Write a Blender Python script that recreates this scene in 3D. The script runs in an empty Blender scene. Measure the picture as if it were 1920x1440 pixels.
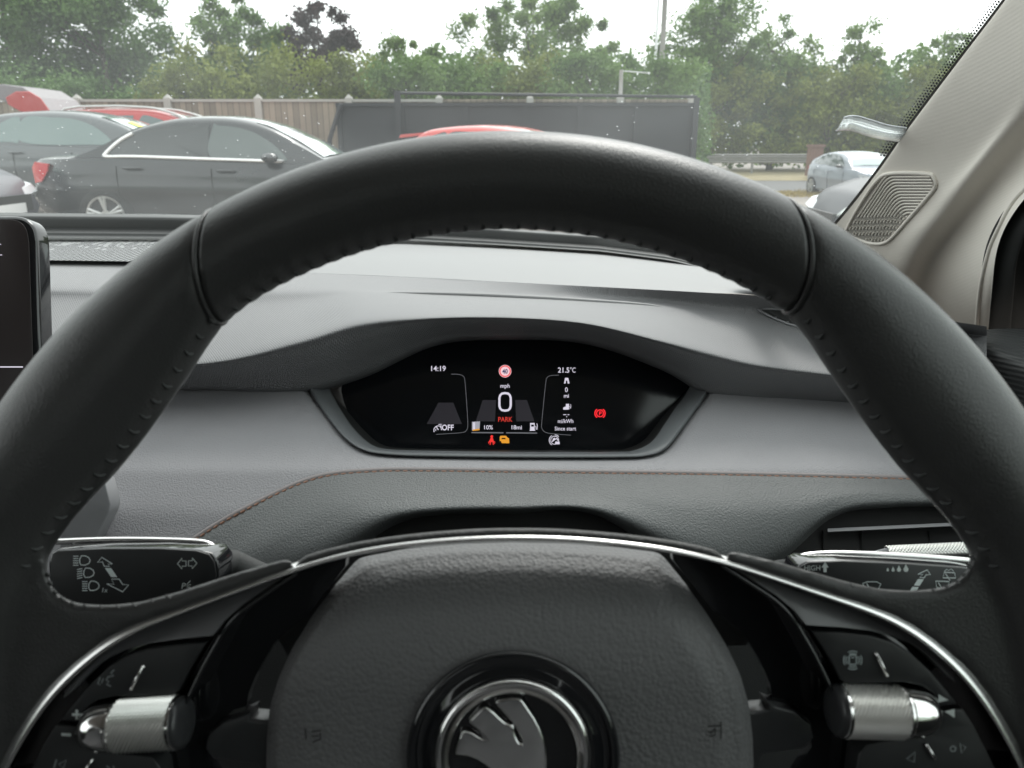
import bpy, bmesh, math, random
from mathutils import Vector, Matrix
from mathutils.bvhtree import BVHTree

# ------------------------------------------------------------------ camera, sky, sun, exposure
SC = bpy.context.scene
COL = SC.collection
FPX = 1442.0                       # focal length in pixels of a 1920 px wide frame
CAM = Vector((0.0, 0.0, 1.2))
PIT = math.radians(17.6)
cd = bpy.data.cameras.new("camera")
cam = bpy.data.objects.new("camera", cd); COL.objects.link(cam)
cam.location = CAM; cam.rotation_euler = (math.radians(90) - PIT, 0, 0)
cd.sensor_width = 36.0; cd.lens = FPX / 1920 * 36
cd.clip_start = 0.01; cd.clip_end = 600
cd.dof.use_dof = True; cd.dof.focus_distance = 0.52; cd.dof.aperture_fstop = 19
SC.camera = cam

SUN_EL, SUN_AZ = 52.0, 20.0        # degrees; azimuth clockwise from +Y
w = bpy.data.worlds.new("World"); SC.world = w; w.use_nodes = True
nt = w.node_tree; nt.nodes.clear()
wo = nt.nodes.new("ShaderNodeOutputWorld"); bg = nt.nodes.new("ShaderNodeBackground")
sk = nt.nodes.new("ShaderNodeTexSky"); sk.sky_type = 'NISHITA'; sk.sun_disc = False
sk.sun_elevation = math.radians(SUN_EL); sk.sun_rotation = math.radians(SUN_AZ)
sk.air_density = 1.0; sk.dust_density = 4.0; sk.ozone_density = 1.0
hs = nt.nodes.new("ShaderNodeHueSaturation"); hs.inputs['Saturation'].default_value = 0.10
ovc = nt.nodes.new("ShaderNodeMix"); ovc.data_type = 'RGBA'; ovc.inputs[0].default_value = 0.72
ovc.inputs[7].default_value = (6.0, 6.4, 6.3, 1)       # the even grey-white of the cloud deck
nt.links.new(sk.outputs[0], hs.inputs['Color']); nt.links.new(hs.outputs[0], ovc.inputs[6])
nt.links.new(ovc.outputs[2], bg.inputs[0]); bg.inputs[1].default_value = 0.143
nt.links.new(bg.outputs[0], wo.inputs[0])
sl = bpy.data.lights.new("sun", 'SUN'); sl.energy = 0.8; sl.angle = math.radians(25); sl.color = (1, .97, .93)
so = bpy.data.objects.new("sun", sl); COL.objects.link(so)
so.rotation_euler = (math.radians(90 - SUN_EL), 0, math.radians(180 - SUN_AZ))
SC.view_settings.view_transform = 'Standard'; SC.view_settings.look = 'None'
SC.view_settings.exposure = 1.12; SC.view_settings.gamma = 1
SC.cycles.use_denoising = True
SC.cycles.max_bounces = 10; SC.cycles.transparent_max_bounces = 24
SC.cycles.diffuse_bounces = 4; SC.cycles.glossy_bounces = 5
SC.cycles.caustics_reflective = False; SC.cycles.caustics_refractive = False
SC.cycles.sample_clamp_indirect = 6.0

RX = Vector((1, 0, 0)); UP = Vector((0, math.sin(PIT), math.cos(PIT))); FW = Vector((0, math.cos(PIT), -math.sin(PIT)))
def ray(px, py): return FW + RX * ((px - 960) / FPX) + UP * ((720 - py) / FPX)
def P(px, py, d): return CAM + ray(px, py) * d                 # a place seen at (px,py), d metres along the view axis
def PY(px, py, Y):
    r = ray(px, py); return CAM + r * (Y / r.y)                # ... Y metres ahead of the driver's eye
def PZ(px, py, z):
    r = ray(px, py); return CAM + r * (z / r.z)                # ... z metres above the eye (negative: below)

# ------------------------------------------------------------------ small helpers
rnd = random.Random(7)
def lerp(a, b, t): return a + (b - a) * t
def ss(a, b, x):
    t = max(0, min(1, (x - a) / (b - a))); return t * t * (3 - 2 * t)
def interp(tab, x):
    if x <= tab[0][0]: return tab[0][1]
    for (a, va), (b, vb) in zip(tab, tab[1:]):
        if x <= b: return lerp(va, vb, (x - a) / (b - a))
    return tab[-1][1]
def crs(pts, n, closed=False):
    """Catmull-Rom through pts (tuples of any length), n samples."""
    m = len(pts); out = []
    segs = m if closed else m - 1
    for i in range(n):
        t = i * segs / (n if closed else n - 1)
        k = min(int(t), segs - 1); f = t - k
        if closed: q = [pts[(k + j) % m] for j in (-1, 0, 1, 2)]
        else: q = [pts[min(max(k + j, 0), m - 1)] for j in (-1, 0, 1, 2)]
        out.append(tuple(0.5 * ((2 * b) + (c - a) * f + (2 * a - 5 * b + 4 * c - d) * f * f + (3 * b - a - 3 * c + d) * f ** 3)
                         for a, b, c, d in zip(*q)))
    return out
def tag(o, label=None, cat=None, group=None, kind=None):
    if label: o['label'] = label
    if cat: o['category'] = cat
    if group: o['group'] = group
    if kind: o['kind'] = kind
    return o
def link(o, parent=None, world=True):
    COL.objects.link(o)
    if parent is not None:
        o.parent = parent
        if world and parent.type == 'EMPTY':
            o.matrix_parent_inverse = (Matrix.Translation(parent.location) @ parent.rotation_euler.to_matrix().to_4x4()).inverted()
    return o
def thing(name, loc, label, cat, group=None, rz=0, kind=None):
    o = bpy.data.objects.new(name, None); o.location = loc; o.rotation_euler = (0, 0, rz)
    o.empty_display_size = 0.1; COL.objects.link(o)
    return tag(o, label, cat, group, kind)
def obj(name, bm, mat, parent=None, smooth=True, world=True, sharp=None):
    """link a bmesh as ONE object; world=True: its vertices are in world coordinates."""
    me = bpy.data.meshes.new(name)
    if isinstance(bm, tuple): me.from_pydata(bm[0], [], bm[1])
    else: bm.to_mesh(me); bm.free()
    if smooth:
        me.polygons.foreach_set("use_smooth", [True] * len(me.polygons))
        if sharp: me.set_sharp_from_angle(angle=math.radians(sharp))
    me.materials.append(mat)
    o = bpy.data.objects.new(name, me)
    return link(o, parent, world)
def recalc(bm):
    bmesh.ops.recalc_face_normals(bm, faces=bm.faces); return bm
def bake(o):
    dg = bpy.context.evaluated_depsgraph_get()
    me = bpy.data.meshes.new_from_object(o.evaluated_get(dg))
    o.modifiers.clear(); o.data = me; return o
def solid(o, t, off=-1):
    m = o.modifiers.new("s", 'SOLIDIFY'); m.thickness = t; m.offset = off; return o
def bev(o, wd, seg=2, ang=35):
    m = o.modifiers.new("b", 'BEVEL'); m.width = wd; m.segments = seg; m.limit_method = 'ANGLE'
    m.angle_limit = math.radians(ang); m.harden_normals = True; return o

class G:
    """geometry collector: vertices and faces"""
    def __init__(s): s.v = []; s.f = []
    def add(s, vs, fs):
        n = len(s.v); s.v += [tuple(v) for v in vs]; s.f += [tuple(i + n for i in f) for f in fs]
    def box(s, a, b):
        (x0, y0, z0), (x1, y1, z1) = a, b
        s.add([(x0, y0, z0), (x1, y0, z0), (x1, y1, z0), (x0, y1, z0), (x0, y0, z1), (x1, y0, z1), (x1, y1, z1), (x0, y1, z1)],
              [(0, 3, 2, 1), (4, 5, 6, 7), (0, 1, 5, 4), (1, 2, 6, 5), (2, 3, 7, 6), (3, 0, 4, 7)])
    def grid(s, rows, close_u=False, flip=False):
        n = len(rows[0]); vs = [v for r in rows for v in r]; fs = []
        for j in range(len(rows) - 1):
            for i in range(n if close_u else n - 1):
                k = (i + 1) % n
                q = (j * n + i, j * n + k, (j + 1) * n + k, (j + 1) * n + i)
                fs.append(q[::-1] if flip else q)
        s.add(vs, fs)
    def tube(s, pts, r, n=8, cap=True, closed=False, squash=1.0):
        pts = [Vector(p) for p in pts]; m = len(pts); rows = []
        up = None
        for i, p in enumerate(pts):
            a = pts[(i - 1) % m] if closed or i else p; b = pts[(i + 1) % m] if closed or i < m - 1 else p
            t = (b - a).normalized()
            if up is None:
                up = Vector((0, 0, 1)) if abs(t.z) < .9 else Vector((0, 1, 0))
            sd = t.cross(up).normalized(); up = sd.cross(t).normalized()
            rr = r[i] if isinstance(r, (list, tuple)) else r
            rows.append([p + (sd * math.cos(2 * math.pi * k / n) + up * math.sin(2 * math.pi * k / n) * squash) * rr for k in range(n)])
        if closed: rows.append(rows[0])
        base = len(s.v); s.grid(rows, True)
        if cap and not closed:
            s.f.append(tuple(range(base, base + n))); s.f.append(tuple(base + (m - 1) * n + k for k in range(n - 1, -1, -1)))
    def cyl(s, c, ax, r, h, n=24, r2=None):
        c = Vector(c); ax = Vector(ax).normalized(); s.tube([c - ax * h / 2, c + ax * h / 2], [r, r if r2 is None else r2], n)
    def disc(s, c, ax, r, n=12, el=1.0):
        c = Vector(c); ax = Vector(ax).normalized()
        a = ax.cross(Vector((0, 0, 1)) if abs(ax.z) < .9 else Vector((1, 0, 0))).normalized(); b = ax.cross(a)
        s.add([c + (a * math.cos(2 * math.pi * k / n) + b * math.sin(2 * math.pi * k / n) * el) * r for k in range(n)], [tuple(range(n))])
    def o(s, name, mat, parent=None, smooth=False, world=True, sharp=None, fix=False):
        if fix:
            bm = bmesh.new(); me = bpy.data.meshes.new("t"); me.from_pydata(s.v, [], s.f); bm.from_mesh(me); bpy.data.meshes.remove(me)
            return obj(name, recalc(bm), mat, parent, smooth, world, sharp)
        return obj(name, (s.v, s.f), mat, parent, smooth, world, sharp)

def loft(ctrl, nu, nv, fn=None):
    """ctrl: rows of control points (3D, or pixel tuples turned by fn); a smooth sheet through all of them"""
    rows = []
    for r in ctrl:
        q = crs([tuple(p) for p in r], nu)
        rows.append([tuple(fn(*p)) if fn else p for p in q])
    cols = [crs([r[i] for r in rows], nv) for i in range(nu)]
    return [[cols[i][j] for i in range(nu)] for j in range(nv)]

def prism(name, pts, d0, d1, mat, parent, b=0.0006, seg=2, fn=None, smooth=True, n=0, sharp=50, tilt=None):
    """a slab whose outline is given in pixels, front face d0 and back face d1 metres from the eye plane"""
    if n: pts = crs(pts, n, True)
    bm = bmesh.new()
    dd = tilt if tilt else (lambda x, y: 0.0)
    fr = [bm.verts.new(P(x, y, d0 + dd(x, y))) for x, y in pts]; bk = [bm.verts.new(P(x, y, d0 + dd(x, y)) + FW * (d1 - d0)) for x, y in pts]
    k = len(pts)
    f = bm.faces.new(fr); bm.faces.new(bk[::-1])
    for i in range(k): bm.faces.new((fr[i], bk[i], bk[(i + 1) % k], fr[(i + 1) % k]))
    recalc(bm)
    if b:
        ed = [e for e in bm.edges if all(v in set(fr) for v in e.verts)]
        bmesh.ops.bevel(bm, geom=ed, offset=b, segments=seg, affect='EDGES', profile=0.5, clamp_overlap=True)
    bmesh.ops.triangulate(bm, faces=[x for x in bm.faces if len(x.verts) > 4])
    return obj(name, bm, mat, parent, smooth, True, sharp)

# flat lettering and strokes laid on a surface fn(px, py) -> 3D
def glyphs(g, text, px, py, h, fn, align='CENTER', bold=0.0, shear=0.0, wide=1.0):
    cu = bpy.data.curves.new("t", 'FONT'); cu.body = text; cu.size = 1; cu.align_x = align; cu.offset = bold; cu.shear = shear
    cu.resolution_u = 3
    o = bpy.data.objects.new("t", cu); COL.objects.link(o)
    dg = bpy.context.evaluated_depsgraph_get(); me = o.evaluated_get(dg).to_mesh()
    k = h / 0.70                                            # capital height of the built-in font
    vs = [fn(px + v.co.x * k * wide, py - v.co.y * k) for v in me.vertices]
    g.add(vs, [tuple(f.vertices) for f in me.polygons])
    o.evaluated_get(dg).to_mesh_clear(); bpy.data.objects.remove(o); bpy.data.curves.remove(cu)
def stroke(g, pts, wd, fn, closed=False):
    m = len(pts); L = []; R_ = []
    for i, (x, y) in enumerate(pts):
        a = pts[(i - 1) % m] if closed or i else pts[i]; b = pts[(i + 1) % m] if closed or i < m - 1 else pts[i]
        dx, dy = b[0] - a[0], b[1] - a[1]; l = math.hypot(dx, dy) or 1
        nx, ny = -dy / l * wd / 2, dx / l * wd / 2
        L.append(fn(x + nx, y + ny)); R_.append(fn(x - nx, y - ny))
    if closed: L.append(L[0]); R_.append(R_[0])
    g.grid([R_, L])
def fill(g, pts, fn): g.add([fn(x, y) for x, y in pts], [tuple(range(len(pts)))])
def circ(cx, cy, r, n=24, a0=0, a1=360, ry=None):
    ry = ry or r
    full = abs(a1 - a0) >= 360
    return [(cx + r * math.cos(math.radians(a0 + (a1 - a0) * i / (n if full else n - 1))), cy + ry * math.sin(math.radians(a0 + (a1 - a0) * i / (n if full else n - 1)))) for i in range(n)]

# ------------------------------------------------------------------ materials
def mat(name, col, rough=0.5, metal=0.0, spec=0.5, bump=None, coat=0.0, var=0.0, vscale=30, emit=None, es=1.0):
    m = bpy.data.materials.new(name); m.use_nodes = True; t = m.node_tree; b = t.nodes['Principled BSDF']
    b.inputs['Base Color'].default_value = (*col, 1); b.inputs['Roughness'].default_value = rough
    b.inputs['Metallic'].default_value = metal; b.inputs['Specular IOR Level'].default_value = spec
    b.inputs['Coat Weight'].default_value = coat; b.inputs['Coat Roughness'].default_value = 0.05
    if emit: b.inputs['Emission Color'].default_value = (*emit, 1); b.inputs['Emission Strength'].default_value = es
    tc = t.nodes.new("ShaderNodeTexCoord")
    if var:
        n = t.nodes.new("ShaderNodeTexNoise"); n.inputs['Scale'].default_value = vscale; n.inputs['Detail'].default_value = 5
        t.links.new(tc.outputs['Object'], n.inputs['Vector'])
        mx = t.nodes.new("ShaderNodeMix"); mx.data_type = 'RGBA'
        mx.inputs[6].default_value = (*[c * (1 - var) for c in col], 1); mx.inputs[7].default_value = (*[min(1, c * (1 + var)) for c in col], 1)
        t.links.new(n.outputs['Fac'], mx.inputs[0]); t.links.new(mx.outputs[2], b.inputs['Base Color'])
        r = t.nodes.new("ShaderNodeMapRange"); r.inputs['To Min'].default_value = rough * .85; r.inputs['To Max'].default_value = min(1, rough * 1.2)
        t.links.new(n.outputs['Fac'], r.inputs['Value']); t.links.new(r.outputs[0], b.inputs['Roughness'])
    if bump:
        kind, sc, st = bump
        if kind == 'noise':
            x = t.nodes.new("ShaderNodeTexNoise"); x.inputs['Scale'].default_value = sc; x.inputs['Detail'].default_value = 3; o_ = x.outputs['Fac']
            t.links.new(tc.outputs['Object'], x.inputs['Vector'])
        elif kind == 'grain':
            x = t.nodes.new("ShaderNodeTexVoronoi"); x.inputs['Scale'].default_value = sc; x.feature = 'SMOOTH_F1'
            x.inputs['Smoothness'].default_value = 0.5
            dn = t.nodes.new("ShaderNodeTexNoise"); dn.inputs['Scale'].default_value = sc * .6
            t.links.new(tc.outputs['Object'], dn.inputs['Vector'])
            va = t.nodes.new("ShaderNodeVectorMath"); va.operation = 'SCALE'; va.inputs['Scale'].default_value = .45 / sc
            t.links.new(dn.outputs['Color'], va.inputs[0])
            vb = t.nodes.new("ShaderNodeVectorMath"); vb.operation = 'ADD'
            t.links.new(tc.outputs['Object'], vb.inputs[0]); t.links.new(va.outputs[0], vb.inputs[1]); t.links.new(vb.outputs[0], x.inputs['Vector'])
            inv = t.nodes.new("ShaderNodeMath"); inv.operation = 'MULTIPLY'; inv.inputs[1].default_value = -1
            t.links.new(x.outputs['Distance'], inv.inputs[0]); o_ = inv.outputs[0]
        elif kind in ('weave', 'ribs'):
            sp = t.nodes.new("ShaderNodeSeparateXYZ"); t.links.new(tc.outputs['Object'], sp.inputs[0])
            def wv(cx, cy, cz):
                acc = None
                for s_, c_ in (('X', cx), ('Y', cy), ('Z', cz)):
                    q = t.nodes.new("ShaderNodeMath"); q.operation = 'MULTIPLY'; q.inputs[1].default_value = c_ * sc
                    t.links.new(sp.outputs[s_], q.inputs[0])
                    if acc is None: acc = q
                    else:
                        a_ = t.nodes.new("ShaderNodeMath"); t.links.new(acc.outputs[0], a_.inputs[0]); t.links.new(q.outputs[0], a_.inputs[1]); acc = a_
                s2 = t.nodes.new("ShaderNodeMath"); s2.operation = 'SINE'; t.links.new(acc.outputs[0], s2.inputs[0]); return s2
            if kind == 'weave':
                a, c = wv(1, .75, 0), wv(1, -.75, 0); mm = t.nodes.new("ShaderNodeMath"); mm.operation = 'MAXIMUM'
                t.links.new(a.outputs[0], mm.inputs[0]); t.links.new(c.outputs[0], mm.inputs[1]); o_ = mm.outputs[0]
            else: o_ = wv(.35, .2, 1).outputs[0]
        bp = t.nodes.new("ShaderNodeBump"); bp.inputs['Strength'].default_value = st; bp.inputs['Distance'].default_value = 1.0 / sc if kind != 'grain' else .5 / sc
        t.links.new(o_, bp.inputs['Height']); t.links.new(bp.outputs[0], b.inputs['Normal'])
    return m
M = {}
M['leather'] = mat('wheel_leather', (.048, .048, .048), .31, bump=('noise', 1500, .26), var=.25, vscale=25)
M['spoke_leather'] = M['leather']
M['pad'] = mat('airbag_grain', (.14, .14, .142), .52, spec=.35, bump=('grain', 760, .45))
M['strip'] = mat('grained_strip', (.05, .05, .05), .5, bump=('noise', 900, .6))
M['gloss'] = mat('piano_black', (.012, .0125, .014), .08, coat=.5)
M['satin'] = mat('satin_black', (.035, .036, .038), .30, bump=('noise', 2500, .05))
M['button'] = mat('button_black', (.022, .023, .024), .42, bump=('noise', 3000, .08))
M['wedge'] = mat('satin_sky_sheen', (.12, .12, .125), .32, bump=('noise', 2500, .05))  # black panel whose sky reflection is put into a grey base
M['chrome'] = mat('chrome', (.88, .87, .86), .12, metal=1)
M['knurl'] = mat('knurled_chrome', (.92, .91, .88), .34, metal=.9)
M['satin_chrome'] = mat('satin_chrome', (.86, .85, .84), .25, metal=1)
M['thread'] = mat('dark_thread', (.045, .047, .047), .7)
M['dash'] = mat('dash_weave', (.205, .204, .210), .50, bump=('weave', 2900, .6), var=.06, vscale=15)
M['dash_smooth'] = mat('dash_smooth', (.24, .24, .243), .52, bump=('noise', 900, .12))
M['dash_leather'] = mat('dash_leather', (.29, .285, .298), .55, bump=('noise', 750, .5), var=.08, vscale=12)
M['lower_leather'] = mat('lower_leather', (.105, .110, .111), .52, bump=('noise', 700, .6), var=.1, vscale=14)
M['trimgrey'] = mat('trim_grey', (.28, .28, .29), .42, bump=('noise', 1500, .08))
M['bezel'] = mat('bezel_grey', (.15, .158, .165), .4, bump=('noise', 1500, .08))
M['dark'] = mat('dark_plastic', (.016, .017, .017), .6, bump=('noise', 1200, .2))
M['cowl'] = mat('cowl_black', (.035, .036, .036), .38, bump=('noise', 900, .05))
M['cowl_edge'] = mat('cowl_edge', (.30, .31, .31), .35)
M['void'] = mat('recess_shade_black', (.02, .02, .02), .8, spec=.2)  # near-black that paints in the shade of the recesses
M['screen'] = mat('screen_glass', (.006, .007, .009), .16)
M['stitch'] = mat('tan_stitch', (.27, .15, .105), .7)
M['seam'] = mat('seam_lip', (.22, .20, .20), .6, bump=('noise', 1500, .3))
M['pillar'] = mat('pillar_fabric', (.76, .72, .66), .8, spec=.2, bump=('ribs', 2200, .05), var=.04, vscale=20)
M['pillar_smooth'] = mat('pillar_plastic', (.76, .72, .66), .6, spec=.3)
M['grille_back'] = mat('grille_gap_shade', (.30, .285, .26), .8)  # pillar beige darkened to paint the shade between the ribs
M['door'] = mat('door_plastic', (.045, .047, .048), .5, bump=('ribs', 1500, .45))
M['seal'] = mat('window_seal', (.018, .020, .020), .7, bump=('noise', 900, .2))
M['headliner'] = mat('headliner_fabric', (.42, .41, .39), .9)
M['seat'] = mat('seat_fabric', (.05, .05, .052), .9)
M['mark'] = mat('printed_mark', (.82, .90, .90), .5)
M['mark_dim'] = mat('printed_mark_dim', (.27, .30, .30), .5)
M['mark_white'] = mat('printed_mark_white', (.72, .78, .76), .5)
M['emboss'] = mat('embossed_mark', (.006, .006, .006), .6)
def em(name, c, s): return mat(name, (0, 0, 0), .5, emit=c, es=s)
M['e_white'] = em('lit_white', (.90, .86, 1.0), .36)
M['e_dim'] = em('lit_dim', (.6, .62, .68), .10)
M['e_red'] = em('lit_red', (1, .035, .03), .42)
M['e_red_hot'] = em('lit_red_hot', (1, .02, .03), .55)
M['e_redtext'] = em('lit_red_text', (1, .06, .04), .28)
M['e_amber'] = em('lit_amber', (1, .42, .03), .36)
M['e_pink'] = em('lit_sign', (1, .74, .80), .42)
M['e_blue'] = em('lit_numeral', (.05, .08, .3), .15)
M['e_road'] = em('lit_road', (.10, .09, .12), .07)

def glass_mat(name, dust=0.0, tint=(1, 1, 1), specks=False, rough=0.0, refl=1.0):
    """a clear pane: see-through, mirror-like by Fresnel, with a thin translucent film for dust and the hazy veil of reflections"""
    m = bpy.data.materials.new(name); m.use_nodes = True; t = m.node_tree; t.nodes.clear()
    o = t.nodes.new("ShaderNodeOutputMaterial"); tr = t.nodes.new("ShaderNodeBsdfTransparent"); tr.inputs[0].default_value = (*tint, 1)
    gl = t.nodes.new("ShaderNodeBsdfGlossy"); gl.inputs['Roughness'].default_value = rough; gl.inputs[0].default_value = (1, 1, 1, 1)
    fr = t.nodes.new("ShaderNodeFresnel"); fr.inputs[0].default_value = 1.33
    ml = t.nodes.new("ShaderNodeMath"); ml.operation = 'MULTIPLY'; ml.inputs[1].default_value = refl; t.links.new(fr.outputs[0], ml.inputs[0])
    mx = t.nodes.new("ShaderNodeMixShader"); t.links.new(ml.outputs[0], mx.inputs[0]); t.links.new(tr.outputs[0], mx.inputs[1]); t.links.new(gl.outputs[0], mx.inputs[2])
    last = mx.outputs[0]
    if dust:  # this share also imitates the pale haze of reflections on the pane
        tl = t.nodes.new("ShaderNodeBsdfTranslucent"); tl.inputs[0].default_value = (.80, .84, .84, 1)
        m2 = t.nodes.new("ShaderNodeMixShader"); t.links.new(last, m2.inputs[1]); t.links.new(tl.outputs[0], m2.inputs[2])
        if specks:
            tc = t.nodes.new("ShaderNodeTexCoord")
            n = t.nodes.new("ShaderNodeTexNoise"); n.inputs['Scale'].default_value = 3.5; n.inputs['Detail'].default_value = 4
            t.links.new(tc.outputs['Object'], n.inputs['Vector'])
            r = t.nodes.new("ShaderNodeMapRange"); r.inputs['From Min'].default_value = .3; r.inputs['From Max'].default_value = .7
            r.inputs['To Min'].default_value = dust * .6; r.inputs['To Max'].default_value = dust * 1.4; t.links.new(n.outputs['Fac'], r.inputs['Value'])
            v = t.nodes.new("ShaderNodeTexVoronoi"); v.inputs['Scale'].default_value = 95; t.links.new(tc.outputs['Object'], v.inputs['Vector'])
            lt = t.nodes.new("ShaderNodeMath"); lt.operation = 'LESS_THAN'; lt.inputs[1].default_value = .10; t.links.new(v.outputs['Distance'], lt.inputs[0])
            n2 = t.nodes.new("ShaderNodeTexNoise"); n2.inputs['Scale'].default_value = 7; t.links.new(tc.outputs['Object'], n2.inputs['Vector'])
            gt = t.nodes.new("ShaderNodeMath"); gt.operation = 'GREATER_THAN'; gt.inputs[1].default_value = .545; t.links.new(n2.outputs['Fac'], gt.inputs[0])
            mu = t.nodes.new("ShaderNodeMath"); mu.operation = 'MULTIPLY'; t.links.new(lt.outputs[0], mu.inputs[0]); t.links.new(gt.outputs[0], mu.inputs[1])
            mu2 = t.nodes.new("ShaderNodeMath"); mu2.operation = 'MULTIPLY'; mu2.inputs[1].default_value = .3; t.links.new(mu.outputs[0], mu2.inputs[0])
            ad = t.nodes.new("ShaderNodeMath"); t.links.new(mu2.outputs[0], ad.inputs[0]); t.links.new(r.outputs[0], ad.inputs[1]); t.links.new(ad.outputs[0], m2.inputs[0])
        else: m2.inputs[0].default_value = dust
        last = m2.outputs[0]
    t.links.new(last, o.inputs[0]); return m
M['windscreen'] = glass_mat('windscreen_glass', .062, (.965, .98, .972), True, refl=.35)
M['clearglass'] = glass_mat('side_glass', .03, (.9, .95, .93))
M['clearplastic'] = glass_mat('clear_plastic', .16, (.86, .88, .88), rough=.08, refl=1.6)
M['plasticedge'] = mat('clear_plastic_edge', (.75, .78, .8), .2)
# ================================================================== THE CAR WE SIT IN
# ---- windscreen: curved laminated pane
def glassY(x, z): return 1.27 - 1.75 * (z + .12) - .28 * ((x + .37) / .87) ** 2
def on_glass(px, py, off=0.0):
    r = ray(px, py); t = 1.0
    for _ in range(30):
        p = r * t; t = lerp(t, t * (glassY(p.x, p.z) - off) / max(p.y, .05), .6)
    return CAM + r * t
g = G()
rows = [[CAM + Vector((x, glassY(x, z), z)) for x in [lerp(-1.26, .56, i / 30) for i in range(31)]] for z in [lerp(-.135, .44, j / 12) for j in range(13)]]
g.grid(rows)
o = g.o('windscreen', M['windscreen'], None, smooth=True)
tag(o, 'large curved windscreen glass with fine dust specks above the dashboard', 'windscreen')
# ---- black printed band and dots along the pillar edge of the glass
EDGE = [(1380, 640), (1440, 560), (1560, 430), (1640, 330), (1700, 245), (1790, 125), (1885, 0), (1980, -130)]
ed = crs(EDGE, 160)
g = G()
rows = [[on_glass(x + dx, y + dx * .8, .004) for x, y in ed] for dx in (-4, 14)]
g.grid(rows)
el = [0]
for p, q in zip(ed, ed[1:]): el.append(el[-1] + math.dist(p, q))
for q in range(3):
    k = 0; st_ = 6.2; s_ = st_ * .5 * (q % 2)
    while s_ < el[-1]:
        while k < 158 and el[k + 1] < s_: k += 1
        f = (s_ - el[k]) / (el[k + 1] - el[k]); x = lerp(ed[k][0], ed[k + 1][0], f); y = lerp(ed[k][1], ed[k + 1][1], f); s_ += st_
        if y > 300: continue
        dd = 8 + q * 5.2; r = 2.5 - q * .6
        c = [on_glass(x - .80 * dd + r * math.cos(j * math.pi / 3), y - .60 * dd + r * math.sin(j * math.pi / 3), .004) for j in range(6)]
        g.add(c, [tuple(range(6))])
o = g.o('glass_border', M['seal'], None)
tag(o, 'black printed border with fading dots along the glass edge beside the pillar', 'glass border')

# ---- pillar trim
def dY(Y, x): return Y
PIL = [  # bottom to top; per column (px, py, Y ahead)
    [(1420, 585, .93), (1436, 592, .92), (1560, 640, .86), (1640, 665, .82), (1690, 680, .835), (1822, 690, .74), (1848, 695, .72)],
    [(1560, 430, .97), (1576, 437, .955), (1650, 480, .89), (1700, 500, .85), (1745, 520, .865), (1833, 560, .76), (1858, 565, .735)],
    [(1640, 330, .93), (1655, 337, .915), (1735, 378, .85), (1778, 385, .81), (1815, 410, .825), (1862, 440, .75), (1876, 447, .725)],
    [(1700, 245, .88), (1716, 252, .865), (1815, 290, .80), (1855, 285, .76), (1890, 315, .775), (1930, 340, .72), (1945, 345, .70)],
    [(1790, 125, .80), (1806, 132, .785), (1900, 170, .72), (1950, 175, .69), (1990, 205, .70), (2050, 240, .66), (2066, 245, .64)],
    [(1885, 0, .72), (1901, 7, .705), (1990, 50, .645), (2040, 60, .62), (2090, 90, .63), (2160, 130, .60), (2176, 135, .585)],
    [(1985, -140, .64), (2001, -133, .625), (2080, -90, .57), (2130, -70, .55), (2180, -50, .56), (2250, -10, .53), (2266, -5, .515)]]
PIL2 = []
for r_ in PIL:
    y0 = on_glass(r_[0][0], r_[0][1], .012).y; k_ = y0 / r_[0][2]
    PIL2.append([(x, y, y0 - (r_[0][2] - Y) * k_) for x, y, Y in r_])
rows = loft(PIL2, 60, 80, lambda a, b, c: PY(a, b, c))
g = G(); g.grid(rows)
pil = thing('pillar_trim', CAM + Vector((.42, .9, -.1)), 'pale beige ribbed windscreen pillar trim holding a small speaker grille', 'pillar trim')
po = g.o('fabric_panel', M['pillar'], pil, smooth=True)
bv = BVHTree.FromPolygons([Vector(v) for v in g.v], g.f)
def on_pil(px, py, off=0.0):
    r = ray(px, py).normalized(); h = bv.ray_cast(CAM, r)
    return (h[0] if h[0] is not None else PY(px, py, .86)) - r * off
# window-side rolled lip
rl = [(1828, 690), (1836, 560), (1852, 480), (1872, 430), (1905, 372), (1960, 320)]
g = G(); g.tube([on_pil(x, y, .001) for x, y in crs(rl, 40)], .0022, 8); g.o('rolled_lip', M['pillar'], pil, smooth=True)
# speaker grille
GO = [(1672, 325), (1738, 326), (1751, 333), (1754, 350), (1735, 375), (1700, 415), (1672, 446), (1655, 456), (1632, 456), (1600, 446), (1588, 438), (1590, 425), (1612, 385), (1645, 338)]
go = crs(GO, 60, True); cxg, cyg = 1670, 392
g = G(); g.grid([[on_pil(cxg + (x - cxg) * q, cyg + (y - cyg) * q, .0010) for x, y in go] for q in (.02, .2, .4, .6, .8, 1.0)], True)
gr = g.o('speaker_grille', M['grille_back'], pil); tag(gr, 'recessed beige speaker grille with curved nested ribs')
g = G(); g.tube([on_pil(x, y, .0015) for x, y in go], .0021, 8, closed=True); g.o('grille_rim', M['pillar_smooth'], gr, smooth=True)
def inside(x, y, poly, m=0):
    c = False
    for (x1, y1), (x2, y2) in zip(poly, poly[1:] + poly[:1]):
        if (y1 > y) != (y2 > y) and x < (x2 - x1) * (y - y1) / (y2 - y1) + x1: c = not c
    return c
gi = [(cxg + (x - cxg) * .955, cyg + (y - cyg) * .955) for x, y in go]
g = G()
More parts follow.
